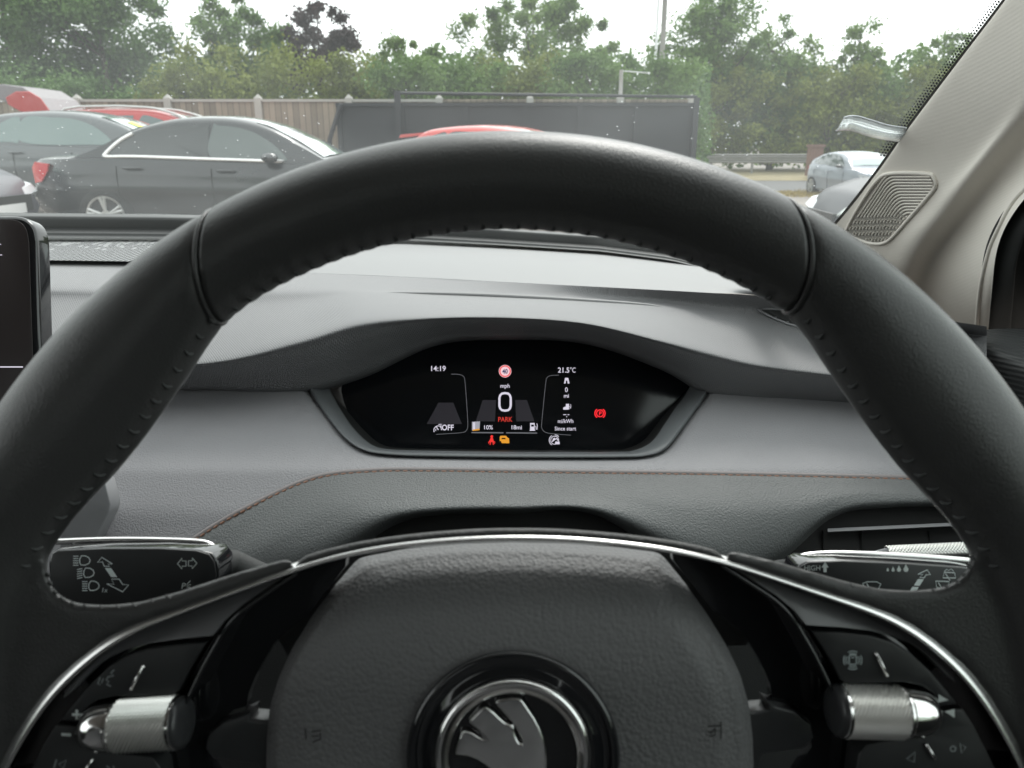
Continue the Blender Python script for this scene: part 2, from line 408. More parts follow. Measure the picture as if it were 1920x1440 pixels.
for k in range(24):
    # ribs start at the right edge, run level, then bend down to the lower left
    y0 = 328 + k * 5.6; xb = 1658 + 2.4 * k; pth = []
    for j in range(100):
        t = j / 99
        if t < .38: x, y = lerp(1760, xb + 16, t / .38), y0 - 2
        elif t < .55:
            a = (t - .38) / .17; x = xb + 16 - 26 * a - 0 * a; y = y0 - 2 + 22 * a * a
        else:
            a = (t - .55) / .45; x = xb - 10 - 86 * a; y = y0 + 20 + 128 * a
        pth.append((x, y))
    run = []
    def flush():
        global run
        if len(run) > 1: g.tube(run, .00105, 6)
        run = []
    for j, (x, y) in enumerate(pth):
        low = max(0, (y - 395) / 55)
        if inside(x, y, gi) and not (low > .05 and j % 4 == (k % 2) * 2 and low > .1): run.append(on_pil(x, y, .0024))
        else: flush()
    flush()
g.o('grille_ribs', M['pillar_smooth'], gr, smooth=True)

# ---- clear curled ticket clip stuck on the glass by the pillar
top = [(1583, 221), (1592, 218), (1607, 218), (1635, 226), (1665, 235), (1700, 240)]
bot = [(1568, 245), (1580, 243), (1597, 244), (1630, 254), (1662, 261), (1694, 265)]
g = G(); dz = [0, .004, .010, .004, .001, 0]
A = crs([(x, y, d) for (x, y), d in zip(top, dz)], 30); B = crs([(x, y, d) for (x, y), d in zip(bot, dz)], 30)
clip = thing('ticket_clip', on_glass(1640, 240, .02), 'clear curled plastic ticket clip stuck to the glass beside the pillar', 'ticket clip')
g.grid([[on_glass(lerp(a[0], b[0], t), lerp(a[1], b[1], t), .012 + a[2]) for a, b in zip(A, B)] for t in (0, .5, 1)])
solid(g.o('clip_tab', M['clearplastic'], clip, smooth=True), .0015)
for L in (A, B):
    g = G(); g.tube([on_glass(x, y, .012 + d) for x, y, d in L], .0009, 6); g.o('clip_edge', M['plasticedge'], clip, smooth=True)

# ---- door panel and window surround, right
door = thing('door_panel', CAM + Vector((.5, .5, -.4)), 'dark ribbed door top curving below the side window beside the pillar', 'door panel')
rows = loft([[(1800, 628, .74), (1850, 618, .73), (1900, 616, .72), (1960, 618, .70), (2100, 620, .66), (2400, 640, .45)],
             [(1806, 637, .70), (1860, 630, .69), (1920, 634, .67), (1980, 650, .65), (2120, 670, .60), (2500, 700, .40)],
             [(1808, 641, .67), (1862, 654, .64), (1925, 680, .61), (1990, 715, .58), (2150, 790, .54), (2600, 900, .36)],
             [(1800, 650, .67), (1850, 690, .64), (1915, 740, .61), (1980, 790, .58), (2140, 880, .54), (2600, 1050, .36)],
             [(1780, 720, .67), (1840, 780, .64), (1910, 860, .61), (1970, 930, .58), (2130, 1050, .54), (2600, 1200, .36)],
             [(1780, 1200, .67), (1840, 1250, .64), (1910, 1300, .61), (1970, 1400, .58), (2130, 1500, .54), (2600, 1800, .36)]], 50, 60, lambda a, b, c: PY(a, b, c))
g = G(); g.grid(rows); g.o('door_top', M['door'], door, smooth=True)
g = G()
CE = [r_[6] for r_ in PIL2[:6]]; CE[0] = (1850, 720, CE[0][2])
rows = loft([[(x - 22, y, Y + .03) for x, y, Y in CE], [(x + 38, y + 8, Y - .012) for x, y, Y in CE], [(x + 44, y + 8, Y + .004) for x, y, Y in CE],
             [(max(2080, x + 130), y + 40, Y - .05) for x, y, Y in CE]], 40, 30, lambda a, b, c: PY(a, b, c))
g.grid(rows); g.o('window_surround', M['seal'], door, smooth=True)
g = G(); rows = [[CAM + Vector((x, y, z)) for y in (.62, -.6)] for x, z in ((.63, -.18), (.55, .42))]; g.grid(rows)
g.o('side_window', M['clearglass'], door)
g = G(); g.box(CAM + Vector((.60, -.9, -1.0)), CAM + Vector((.68, .60, -.19))); g.box(CAM + Vector((.54, -.9, -.2)), CAM + Vector((.62, -.62, .46)))
g.o('door_card', M['dark'], door)
# dash end cap
prism('end_cap', [(1762, 604), (1812, 622), (1822, 630), (1818, 642), (1800, 640), (1750, 616)], .70, .76, M['dark'], door, .002)

# ---- cabin shell overhead and behind (out of frame, but it shades the cabin)
cab = thing('cabin_roof', CAM + Vector((-.37, -.5, .3)), 'pale fabric roof lining and rear of the cabin overhead', 'car roof', kind='structure')
g = G(); top_ = [CAM + Vector((x, glassY(x, .44), .44)) for x in [lerp(-1.26, .56, i / 20) for i in range(21)]]
g.add([p for p in top_] + [Vector((p.x, CAM.y - 1.7, CAM.z + .46)) for p in top_] + [Vector((p.x, p.y, CAM.z + .48)) for p in top_] + [Vector((p.x, CAM.y - 1.7, CAM.z + .5)) for p in top_],
      [(i, i + 1, 21 + i + 1, 21 + i) for i in range(20)] + [(42 + i, 63 + i, 63 + i + 1, 42 + i + 1) for i in range(20)] + [(i, 42 + i, 43 + i, i + 1) for i in range(20)])
g.o('roof_lining', M['headliner'], cab)
g = G(); g.box(CAM + Vector((-1.34, -1.75, -1.0)), CAM + Vector((.62, -1.70, .24)))
g.box(CAM + Vector((-1.38, -1.7, -1.0)), CAM + Vector((-1.30, 1.0, -.16))); g.box(CAM + Vector((-1.34, -.75, -.2)), CAM + Vector((-1.28, -.6, .46)))
g.box(CAM + Vector((.60, -1.7, -1.0)), CAM + Vector((.68, -.9, .46))); g.box(CAM + Vector((-1.36, -1.7, -.16)), CAM + Vector((-1.30, -.75, .46)))  # solid rear sides added out of view to shut out window light
g.box(CAM + Vector((-1.3, -1.7, -1.05)), CAM + Vector((.62, 1.2, -1.0))); g.o('cabin_lining', M['dark'], cab)
for x in (-.72, .0):
    st = thing('front_seat', CAM + Vector((x, -.35, -.9)), 'dark fabric front seat %s the camera' % ('on the passenger side of' if x < -.5 else 'directly behind'), 'car seat')
    g = G(); rows = []
    for z, hw, y in ((-.95, .25, -.10), (-.70, .26, -.12), (-.5, .26, -.30), (-.1, .24, -.40), (.02, .15, -.42), (.08, .12, -.42), (.2, .10, -.42)):
        rows.append([CAM + Vector((x + hw * math.cos(a) , y - .1 - (.09 if z > -.6 else .30) * math.sin(a) , z)) for a in [j * math.pi / 8 for j in range(16)]])
    g.grid(rows, True); g.o('seat_body', M['seat'], st, smooth=True)
bon = G(); bon.grid([[CAM + Vector((x, y - .10 * ((x + .37) / .9) ** 2, z - .03 * ((x + .37) / .9) ** 2)) for x in [lerp(-1.2, .46, i / 12) for i in range(13)]]
          for y, z in ((1.26, -.17), (1.5, -.22), (1.8, -.29), (2.1, -.38), (2.25, -.5), (2.3, -.9))])
tag(bon.o('car_bonnet', mat('bonnet_paint', (.25, .26, .27), .3, coat=1), None, smooth=True), 'sloping bonnet of the car in front of the windscreen', 'bonnet')

# ================================================================== DASHBOARD
dash = thing('dashboard', CAM + Vector((-.1, .75, -.3)), 'grey leather trimmed dashboard with curved instrument hood and tan stitched seam', 'dashboard')
ZB = -.135
rowB = [(-1050, 441), (-420, 443), (-100, 443), (90, 444.5), (370, 447), (560, 447), (758, 450), (948, 460), (1125, 471), (1258, 488), (1330, 506), (1420, 540), (1480, 575)]
rowA = [(-1050, 490), (-420, 494), (-100, 496), (90, 498), (370, 504), (560, 511), (758, 519), (948, 529), (1125, 538), (1258, 545), (1330, 549), (1420, 554), (1500, 580)]
def zrow(r, z): return [PZ(x, y, z) for x, y in r]
mid = [(a[0], lerp(a[1], b[1], .5)) for a, b in zip(rowB, rowA)]
g = G(); g.grid(loft([zrow(rowB, -.139), zrow(rowB, -.135), zrow(mid, -.134), zrow(rowA, -.1384)], 120, 24))
g.o('upper_panel', M['dash_smooth'], dash, smooth=True)
# perforated defroster grille, far left
pg = bpy.data.materials.new('perforated_strip'); pg.use_nodes = True; t = pg.node_tree; b = t.nodes['Principled BSDF']; b.inputs['Roughness'].default_value = .45
tc = t.nodes.new("ShaderNodeTexCoord"); sp = t.nodes.new("ShaderNodeSeparateXYZ"); t.links.new(tc.outputs['Object'], sp.inputs[0])
def mth(op, a, bb=None):
    q = t.nodes.new("ShaderNodeMath"); q.operation = op
    for i, v in enumerate((a, bb)):
        if v is None: continue
        if isinstance(v, (int, float)): q.inputs[i].default_value = v
        else: t.links.new(v, q.inputs[i])
    return q.outputs[0]
gxx = mth('MULTIPLY', sp.outputs['X'], 150); gyy = mth('MULTIPLY', sp.outputs['Y'], 95)
slot = mth('LESS_THAN', mth('FRACT', gxx), .42)
wn = t.nodes.new("ShaderNodeTexWhiteNoise"); wn.noise_dimensions = '2D'; cv = t.nodes.new("ShaderNodeCombineXYZ"); t.links.new(mth('FLOOR', gxx), cv.inputs[0]); t.links.new(mth('FLOOR', gyy), cv.inputs[1]); t.links.new(cv.outputs[0], wn.inputs['Vector'])
hole = mth('MULTIPLY', slot, mth('GREATER_THAN', wn.outputs['Value'], mth('MULTIPLY', mth('SUBTRACT', sp.outputs['Y'], .95), 3.2)))
mx = t.nodes.new("ShaderNodeMix"); mx.data_type = 'RGBA'; mx.inputs[6].default_value = (.26, .265, .268, 1); mx.inputs[7].default_value = (.045, .045, .047, 1)
t.links.new(hole, mx.inputs[0]); t.links.new(mth('MULTIPLY', mth('SUBTRACT', 1.0, hole), .5), b.inputs['Specular IOR Level']); t.links.new(mx.outputs[2], b.inputs['Base Color'])
g = G(); up_ = [(-400, 449), (-100, 449.5), (90, 450), (240, 450.5), (420, 452)]; dn_ = [(-400, 484), (-100, 486), (90, 488), (240, 490), (420, 493)]
g.grid([[PZ(x, y, -.1325) for x, y in crs(r, 30)] for r in (up_, dn_)]); g.o('defroster_grille', pg, dash, smooth=True)
# textured top with the instrument hood: back seam -> crest -> lip -> underside
H = [
 [PZ(*p, -.1385) for p in [(-1300, 490), (-420, 494), (-100, 496), (200, 500), (400, 505), (560, 511), (680, 516), (820, 522), (960, 530), (1100, 537), (1240, 544), (1330, 549), (1420, 554), (1560, 570), (1700, 590), (1850, 612)]],
 [PY(*p) for p in [(-1300, 530, .76), (-420, 530, .76), (-100, 532, .76), (200, 536, .76), (400, 540, .76), (560, 541, .76), (680, 541, .76), (820, 545, .76), (960, 551, .755), (1100, 557, .75), (1240, 565, .74), (1330, 574, .73), (1420, 583, .72), (1560, 598, .70), (1700, 612, .68), (1850, 628, .66)]],
 [PY(*p) for p in [(-1300, 560, .735), (-420, 560, .735), (-100, 562, .735), (200, 566, .73), (400, 572, .73), (560, 566, .73), (680, 551, .735), (820, 554, .735), (960, 560, .73), (1100, 567, .725), (1240, 578, .715), (1330, 596, .71), (1420, 612, .70), (1560, 628, .68), (1700, 636, .66), (1850, 645, .64)]],
 [PY(*p) for p in [(-1300, 625, .67), (-420, 625, .67), (-100, 627, .67), (200, 630, .67), (400, 628, .67), (560, 606, .675), (680, 577, .685), (820, 572, .69), (960, 574, .69), (1100, 583, .685), (1240, 604, .675), (1330, 626, .67), (1420, 648, .665), (1560, 665, .655), (1700, 678, .64), (1850, 690, .62)]],
] + (lambda XS, LIP, BOT, YL: [[PY(x, l, y) for x, l, y in zip(XS, LIP, YL)], [PY(x, lerp(l, t_, .18), y + .0005) for x, l, t_, y in zip(XS, LIP, BOT, YL)],
  [PY(x, lerp(l, t_, .40), y + .007) for x, l, t_, y in zip(XS, LIP, BOT, YL)], [PY(x, lerp(l, t_, .72), y + .020) for x, l, t_, y in zip(XS, LIP, BOT, YL)],
  [PY(x, t_, y + .036) for x, l, t_, y in zip(XS, LIP, BOT, YL)], [PY(x, t_ + 6, y + .09) for x, l, t_, y in zip(XS, LIP, BOT, YL)]])(
  [-1300, -420, -100, 200, 400, 560, 680, 820, 960, 1100, 1240, 1330, 1420, 1560, 1700, 1850], [677, 677, 679, 680, 674, 638, 604, 593, 593, 604, 636, 659, 680, 698, 712, 726],
  [727, 727, 728, 729, 731, 735, 706, 644, 634, 642, 690, 740, 750, 757, 765, 778], [.630, .630, .630, .630, .631, .638, .648, .653, .653, .648, .638, .634, .630, .622, .607, .592])
g = G(); g.grid(loft(H, 200, 110)); g.o('instrument_hood', M['dash'], dash, smooth=True)
# crease highlight along the hood crest
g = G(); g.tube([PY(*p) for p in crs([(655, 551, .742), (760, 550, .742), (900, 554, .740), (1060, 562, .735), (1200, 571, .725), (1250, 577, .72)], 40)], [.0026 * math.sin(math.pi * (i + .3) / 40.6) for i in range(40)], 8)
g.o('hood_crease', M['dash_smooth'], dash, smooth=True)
# leather pad: a height field around the display opening
PT = [(660, .73), (700, .715), (735, .700), (800, .660), (880, .618), (960, .598), (1040, .585), (1150, .575), (1300, .57), (1600, .57)]
def pdep(x, y): return interp(PT, y) + .012 * ((x - 950) / 900) ** 2 * (1 if x < 950 else -.5)
BO = [(560, 700), (582, 738), (600, 765), (622, 795), (648, 825), (680, 845), (720, 853), (800, 857), (960, 859), (1150, 859), (1215, 856), (1250, 842), (1280, 805), (1305, 770), (1322, 745), (1345, 705)]
OU = [(-1400, 700), (-1400, 760), (-1400, 850), (-1400, 1000), (-1400, 1200), (-1000, 1400), (0, 1420), (500, 1280), (960, 1280), (1300, 1280), (1700, 1260), (2000, 1200), (2000, 1080), (2000, 960), (2000, 860), (2000, 705)]
bo, ou = crs(BO, 140), crs(OU, 140)
g = G(); rows = []
for k in range(46):
    t = (k / 45) ** 1.5
    dr = .010 * (1 - min(1, k / 5)) ** 2
    rows.append([P(lerp(a[0], b[0], t), lerp(a[1], b[1], t), pdep(lerp(a[0], b[0], t), lerp(a[1], b[1], t)) + dr) for a, b in zip(bo, ou)])
g.grid(rows, flip=True); g.o('leather_pad', M['dash_leather'], dash, smooth=True)
# grey surround of the display
BI = [(606, 700), (624, 740), (640, 768), (660, 798), (684, 824), (706, 838), (740, 843), (810, 845), (960, 847), (1150, 847), (1190, 844), (1222, 828), (1246, 795), (1266, 765), (1284, 742), (1304, 705)]
bi = crs(BI, 140)
g = G(); rows = []
for k, (t, d) in enumerate([(0, .012), (.10, .001), (.22, .000), (.75, .016), (.95, .020), (1, .024)]):
    rows.append([P(lerp(a[0], b[0], t), lerp(a[1], b[1], t), pdep(a[0], a[1]) + d) for a, b in zip(bo, bi)])
g.grid(rows, flip=True); g.o('display_surround', M['bezel'], dash, smooth=True)
def cy(px): return 0
# inner shadow box of the display recess
g = G(); rows = []
for t, d in ((0, .022), (.5, .05), (1, .10)):
    rows.append([P(lerp(a[0], 955 + (a[0] - 955) * .92, t), lerp(a[1], 760 + (a[1] - 760) * .95, t), pdep(a[0], a[1]) + d) for a in bi])
g.grid(rows, flip=True); g.o('recess_wall', M['dark'], dash, smooth=True)
# lower pad with stitched upper edge
def rowp(pts): return [(x, y, pdep(x, y) + d) for x, y, d in pts]
LP = [
 [(120, 1180, .004), (250, 1092, .004), (366, 1003, .004), (480, 938, .004), (590, 893, .004), (700, 880, .004), (830, 879, .004), (960, 881, .004), (1130, 883, .004), (1300, 885, .004), (1500, 889, .004), (1600, 891, .004), (1720, 894, .004), (1850, 898, .004), (2020, 903, .004)],
 [(128, 1186, -.006), (256, 1098, -.006), (371, 1008, -.006), (484, 943, -.006), (592, 897, -.006), (700, 884, -.006), (830, 883, -.006), (960, 885, -.006), (1130, 887, -.006), (1300, 889, -.006), (1500, 893, -.006), (1600, 895, -.006), (1720, 898, -.006), (1850, 902, -.006), (2020, 907, -.006)],
 [(160, 1205, -.012), (290, 1125, -.012), (400, 1032, -.012), (505, 965, -.012), (605, 912, -.012), (702, 898, -.012), (830, 897, -.012), (960, 899, -.012), (1130, 901, -.012), (1300, 903, -.012), (1500, 907, -.012), (1600, 909, -.012), (1720, 912, -.012), (1850, 916, -.012), (2020, 921, -.012)],
 [(200, 1235, -.018), (330, 1160, -.018), (450, 1065, -.018), (545, 1005, -.020), (640, 955, -.022), (720, 935, -.022), (830, 930, -.022), (960, 930, -.022), (1130, 932, -.022), (1300, 960, -.022), (1480, 960, -.020), (1600, 930, -.018), (1720, 928, -.018), (1850, 932, -.018), (2020, 936, -.018)],
 [(240, 1280, -.012), (380, 1210, -.010), (520, 1110, -.010), (600, 1050, -.018), (680, 995, -.024), (750, 966, -.026), (840, 956, -.026), (960, 954, -.026), (1120, 958, -.026), (1320, 1040, -.022), (1450, 1040, -.014), (1560, 965, -.014), (1660, 948, -.014), (1850, 946, -.014), (2020, 950, -.014)],
 [(240, 1300, .02), (390, 1240, .02), (540, 1150, .02), (620, 1100, .01), (690, 1020, .0), (760, 978, .0), (840, 966, .0), (960, 964, .0), (1120, 968, .0), (1330, 1100, .0), (1468, 1062, .010), (1566, 975, .012), (1664, 956, .012), (1850, 953, .012), (2020, 957, .012)]]
g = G(); g.grid(loft([rowp(r) for r in LP], 180, 50, lambda a, b, c: P(a, b, c))); g.o('lower_pad', M['lower_leather'], dash, smooth=True)
# seam lip and stitches
SE = [(128, 1186), (256, 1098), (371, 1008), (484, 943), (592, 897), (700, 884), (830, 883), (960, 885), (1130, 887), (1300, 889), (1500, 893), (1720, 898), (1850, 902)]
se = crs(SE, 400)
g = G(); g.tube([P(x, y - 1, pdep(x, y) - .0045) for x, y in se], .0026, 8); g.o('seam_piping', M['seam'], dash, smooth=True)
g = G(); i = 60; acc = 0
lens = [0]
for a, b in zip(se, se[1:]): lens.append(lens[-1] + math.dist(a, b))
def at_len(L):
    for k in range(len(lens) - 1):
        if lens[k + 1] >= L: f = (L - lens[k]) / (lens[k + 1] - lens[k]); return (lerp(se[k][0], se[k + 1][0], f), lerp(se[k][1], se[k + 1][1], f))
L = 120
while L < lens[-1] - 20:
    a, b = at_len(L), at_len(L + 8.5)
    g.tube([P(a[0], a[1] + 1.2, pdep(*a) - .0062), P((a[0] + b[0]) / 2, (a[1] + b[1]) / 2 + 1.0, pdep(*a) - .0070), P(b[0], b[1] + 1.2, pdep(*b) - .0062)], .0011, 5); L += 14.5
g.o('seam_stitching', M['stitch'], dash, smooth=True)
g = G(); g.grid([[P(x, y, pdep(x, y) - .003) for x in [470 + 40 * i for i in range(24)]] for y in [952 + 20 * i for i in range(16)]], flip=True); g.o('knee_panel', M['void'], dash)  # flat dark sheet over the pad, recess shade put into its colour
g = G(); g.box(CAM + Vector((-1.29, .56, -1.0)), CAM + Vector((.58, 1.1, -.37))); g.o('lower_dash', M['dark'], dash)
# passenger side trim blade
prism('trim_blade', [(112, 1040), (116, 950), (140, 930), (168, 910), (190, 896), (196, 900), (207, 945), (203, 962), (182, 1003), (160, 1040)], .585, .60, M['trimgrey'], dash, .001)
# end demister slot on the right of the dash top
g = G(); sl_ = [(1418, 580), (1440, 579), (1480, 580), (1500, 582), (1500, 612), (1480, 607), (1452, 596)]
vt = thing('demister_vent', PY(1460, 590, .7), 'small triangular demister slot on the dash top half hidden by the wheel rim', 'air vent')
hm = bpy.data.objects['instrument_hood'].data; H_bv = BVHTree.FromPolygons([v.co.copy() for v in hm.vertices], [tuple(p.vertices) for p in hm.polygons])
def topat(x, y, o_=0):
    h = H_bv.ray_cast(CAM, ray(x, y).normalized())[0]
    return h - ray(x, y).normalized() * (.0015 + o_)
fill(g, sl_, lambda x, y: topat(x, y)); g.o('slot', M['dark'], vt)
g = G(); g.tube([topat(x, y, .001) for x, y in [(1500, 583), (1480, 580), (1440, 579), (1420, 580), (1452, 597), (1480, 608), (1500, 613)]], .0011, 6)
g.tube([topat(1452, 596, .001), topat(1470, 589, .001), topat(1480, 588, .001)], .0009, 6); g.tube([topat(1474, 605, .001), topat(1490, 600, .001)], .0009, 6); g.o('slot_frame', M['trimgrey'], vt, smooth=True)
# windscreen base strips (scuttle trim)
cow = thing('scuttle_trim', CAM + Vector((-.3, 1.15, -.13)), 'black stepped trim strip across the foot of the windscreen', 'trim strip')
def cshift(px, py, Y):
    k = interp([(300, 1.0), (760, .82), (960, .72), (1400, .66)], px)
    yb = interp([(a[0], a[1]) for a in rowB], px)
    r = Y - 1.105; base = interp([(400, 1.06), (760, 1.05), (960, 1.0), (1125, .95), (1260, .88), (1420, .80)], px)
    return PY(px, yb - (445 - py) * k, base + r)
xs = [-420, -200, 0, 200, 370, 560, 760, 900, 1050, 1200, 1300, 1420]
def strip(name, prof, m):
    g = G(); g.grid([[cshift(x, py, Y) for x in [lerp(-1000, 1440, i / 100) for i in range(101)]] for py, Y in prof][::-1]); return g.o(name, m, cow, smooth=True)
strip('upper_strip', [(409, 1.200), (402, 1.195), (400, 1.190), (400.5, 1.18), (404, 1.160), (406, 1.152), (408, 1.150), (412, 1.149), (428, 1.148)], M['cowl'])
strip('lower_strip', [(428, 1.1475), (429, 1.146), (431, 1.140), (434, 1.128), (436, 1.122), (437, 1.120), (439, 1.1195), (441, 1.119), (442, 1.118), (443, 1.110), (445, 1.106)], M['cowl'])
# right hand air vent below the pad
av = thing('air_vent', P(1650, 1000, .6), 'black slatted air vent with knurled chrome roller behind the right stalk', 'air vent')
g = G(); g.grid([[P(x, y, pdep(x, y) - .003) for x in [1420 + 40 * i for i in range(14)]] for y in [940 + 20 * i for i in range(14)]], flip=True); g.o('vent_duct', M['void'], av)  # shallow dark sheet; the shade inside the vent is in its colour
g = G()
for (xa, ya, xb, yb_) in ((1552, 991, 1850, 977),):
    g.grid([[P(xa, ya, .582), P(xb, yb_, .582)], [P(xa, ya + 6, .578), P(xb, yb_ + 6, .578)], [P(xa, ya + 9, .59), P(xb, yb_ + 9, .59)]], flip=True)
g.o('slat', M['trimgrey'], av)
for x in (1541, 1613, 1740):
    g = G(); g.grid([[P(x, 995, .584), P(x, 1040, .580)], [P(x + 3, 995, .582), P(x + 3, 1040, .578)], [P(x + 4, 995, .592), P(x + 4, 1040, .588)]]); g.o('vane', M['dark'], av)
g = G(); a, b = P(1662, 1035, .555), P(1850, 1026, .555); n = 120; rows = []
ax = (b - a).normalized(); u = UP; v = ax.cross(u)
for i in range(n):
    c = a.lerp(b, i / (n - 1)); rows.append([c + (u * math.cos(q * math.pi / 12) + v * math.sin(q * math.pi / 12)) * (.0042 + (.0005 if (i // 2 + q) % 2 else -.0003)) for q in range(24)])
g.grid(rows, True); g.o('knurled_roller', M['knurl'], av)
g = G(); g.tube([P(1500, 1043, .556), P(1640, 1036, .556), P(1664, 1034, .556)], [.0012, .0012, .0028], 8); g.o('roller_rod', M['trimgrey'], av, smooth=True)

# ---- steering column shroud
col = thing('column_shroud', P(950, 1000, .5), 'black steering column shroud rising behind the wheel hub', 'column shroud')
rows = []
for d, x0, x1, y0 in ((.575, 722, 1180, 990), (.52, 712, 1190, 998), (.46, 690, 1210, 1015), (.40, 640, 1265, 1050), (.35, 590, 1315, 1110), (.30, 545, 1350, 1190), (.285, 540, 1360, 1260)):
    k = .285 / .285; r = []
    for j in range(41):
        a = math.pi * j / 40; c_, s_ = math.cos(a), math.sin(a)
        ex = (abs(c_) ** .5) * (1 if c_ > 0 else -1)
        x = (x0 + x1) / 2 - ex * (x1 - x0) / 2; y = y0 + (1 - abs(s_) ** .6) * 420
        r.append(P(x, y, d))
    rows.append(r)
g = G(); g.grid(loft(rows, 41, 40)); g.o('shroud_cover', M['dark'], col, smooth=True)
g = G(); g.grid([[P(x, y, .42) for x in (200, 960, 1760)] for y in (1190, 1900)], flip=True); g.o('lower_shroud', M['dark'], col)

# ================================================================== CENTRE TOUCHSCREEN (left edge of the view)
ts = thing('touchscreen', P(-60, 600, .5), 'black glass touchscreen tablet standing on the dash at far left', 'touchscreen')
fo = [(-420, 409), (10, 405), (38, 407), (56, 416), (66, 432), (71, 460), (78, 700), (88, 1000), (60, 1030), (-420, 1040)]
so_ = prism('housing', crs(fo, 90, True) if 0 else [(-420, 405)] + crs([(5, 404), (34, 405), (52, 413), (63, 428), (68, 452)], 16) + [(76, 700), (84, 980), (60, 1030), (-420, 1040)], .500, .514, M['gloss'], ts, .003, 4)
prism('glass_face', [(-420, 412)] + crs([(0, 411), (26, 412), (42, 420), (50, 434), (54, 456)], 14) + [(62, 700), (70, 960), (50, 1010), (-420, 1020)], .4994, .5002, mat('tablet_glass', (.030, .024, .024), .3), ts, .0002)
ft = lambda x, y: P(x, y, .4988)
g = G(); stroke(g, [(-300, 688), (43, 688)], 2.2, ft); g.o('screen_line', M['e_white'], ts)
g = G(); stroke(g, [(-20, 458), (2, 458)], 1.4, ft); stroke(g, [(-8, 459), (-8, 477.3)], 1.6, ft); stroke(g, [(-20, 478), (4, 478)], 1.4, ft); g.o('screen_character', M['e_white'], ts)

# ================================================================== INSTRUMENT DISPLAY
ic = thing('instrument_display', P(950, 760, .70), 'lit digital instrument display reading 0 mph under the dash hood', 'instrument display')
def sd(x, y): return lerp(.738, .712, (y - 630) / 230)
LN = [(640, 735), (652, 708), (690, 662), (790, 628), (950, 618), (1140, 628), (1235, 660), (1296, 715), (1300, 742), (1270, 780), (1230, 830), (1190, 850), (1100, 852), (950, 852), (800, 852), (720, 850), (686, 826), (660, 790)]
prism('screen_panel', LN, 0, .006, M['screen'], ic, .0006, n=90, tilt=sd)
fs = lambda x, y: P(x, y, sd(x, y) - .0008)
fs2 = lambda x, y: P(x, y, sd(x, y) - .0012)
def part(name, m, fnc, parent=ic):
    g = G(); fnc(g); return g.o(name, m, parent)
part('clock_readout', M['e_white'], lambda g: glyphs(g, "14:19", 821, 695.5, 9.5, fs, bold=.012, wide=1.0))
part('temperature_readout', M['e_white'], lambda g: (glyphs(g, "21.5", 1057, 698.5, 9.5, fs, bold=.012, wide=.95), glyphs(g, "°C", 1074, 698.5, 9.5, fs, bold=.0, wide=.75)))
def sgn(g): fill(g, circ(947, 696, 11.6, 28), fs)
si = part('speed_limit_sign', M['e_red'], sgn)
part('sign_face', M['e_pink'], lambda g: fill(g, circ(947, 696, 8.7, 26), fs2), si)
fs3 = lambda x, y: P(x, y, sd(x, y) - .0018)
part('sign_number', M['e_blue'], lambda g: glyphs(g, "40", 947, 700.5, 8.6, fs3, bold=.03, wide=.82), si)
part('sign_ring', M['e_pink'], lambda g: stroke(g, circ(947, 696, 11.3, 32), .8, fs2, True), si)
part('unit_readout', M['e_white'], lambda g: glyphs(g, "mph", 947, 727, 7.6, fs, bold=.01, wide=.95))
def zero(g): stroke(g, [(x, y) for x, y in [(938, 741), (941, 738), (947, 737), (953, 738), (956, 741), (957.6, 746), (957.6, 761), (956, 766), (953, 769), (947, 770), (941, 769), (938, 766), (936.4, 761), (936.4, 746)]], 4.0, fs, True)
part('speed_readout', M['e_white'], zero)
part('gear_readout', M['e_redtext'], lambda g: glyphs(g, "PARK", 947, 790.5, 8.8, fs, bold=.012, wide=.88))
part('charge_readout', M['e_white'], lambda g: glyphs(g, "10%", 915, 805, 7.8, fs, bold=.01, wide=.98))
part('range_readout', M['e_white'], lambda g: glyphs(g, "18mi", 968, 805, 7.8, fs, bold=.01, wide=.98))
bt = part('battery_gauge', em('lit_grey', (.55, .55, .62), .3), lambda g: fill(g, [(885, 791), (900, 790), (899, 806), (885, 807)], fs))
part('gauge_level', M['e_white'], lambda g: fill(g, [(887, 792), (890.5, 792), (890.5, 805), (887, 805)], fs2), bt)
part('gauge_base', M['e_amber'], lambda g: fill(g, [(886, 805.5), (899, 803.5), (899, 806.5), (886, 808)], fs2), bt)
part('gauge_bar', M['e_dim'], lambda g: (stroke(g, [(884, 811), (944, 811.5)], 2.2, fs), stroke(g, [(949, 811.5), (1007, 812)], 2.2, fs)))
def pump(g, x, y, s):
    fill(g, [(x, y), (x, y - 14 * s), (x + 8.5 * s, y - 14 * s), (x + 8.5 * s, y)], fs); stroke(g, [(x + 9 * s, y - 8 * s), (x + 11 * s, y - 7 * s), (x + 11 * s, y - 2 * s), (x + 13 * s, y - 2 * s), (x + 13.5 * s, y - 9 * s), (x + 12.5 * s, y - 13 * s)], 1.2 * s, fs)
    stroke(g, [(x - s, y), (x + 9.5 * s, y)], 1.2 * s, fs)
pu = part('charge_pump_icon', M['e_white'], lambda g: pump(g, 994, 807, 1.0))
part('pump_window', M['screen'], lambda g: fill(g, [(996, 800), (996, 796), (1001, 796), (1001, 800)], fs2), pu)
part('panel_outline', M['e_dim'], lambda g: stroke(g, crs([(846, 701.5), (860, 702), (869, 706), (872, 718), (877, 790), (875, 806), (866, 811), (840, 813), (818, 814.5)], 60), .9, fs))
part('panel_outline', M['e_dim'], lambda g: stroke(g, crs([(1048, 703.5), (1034, 704), (1026, 708), (1023, 720), (1016, 790), (1016, 803), (1024, 811), (1045, 814), (1070, 816)], 60), .9, fs))
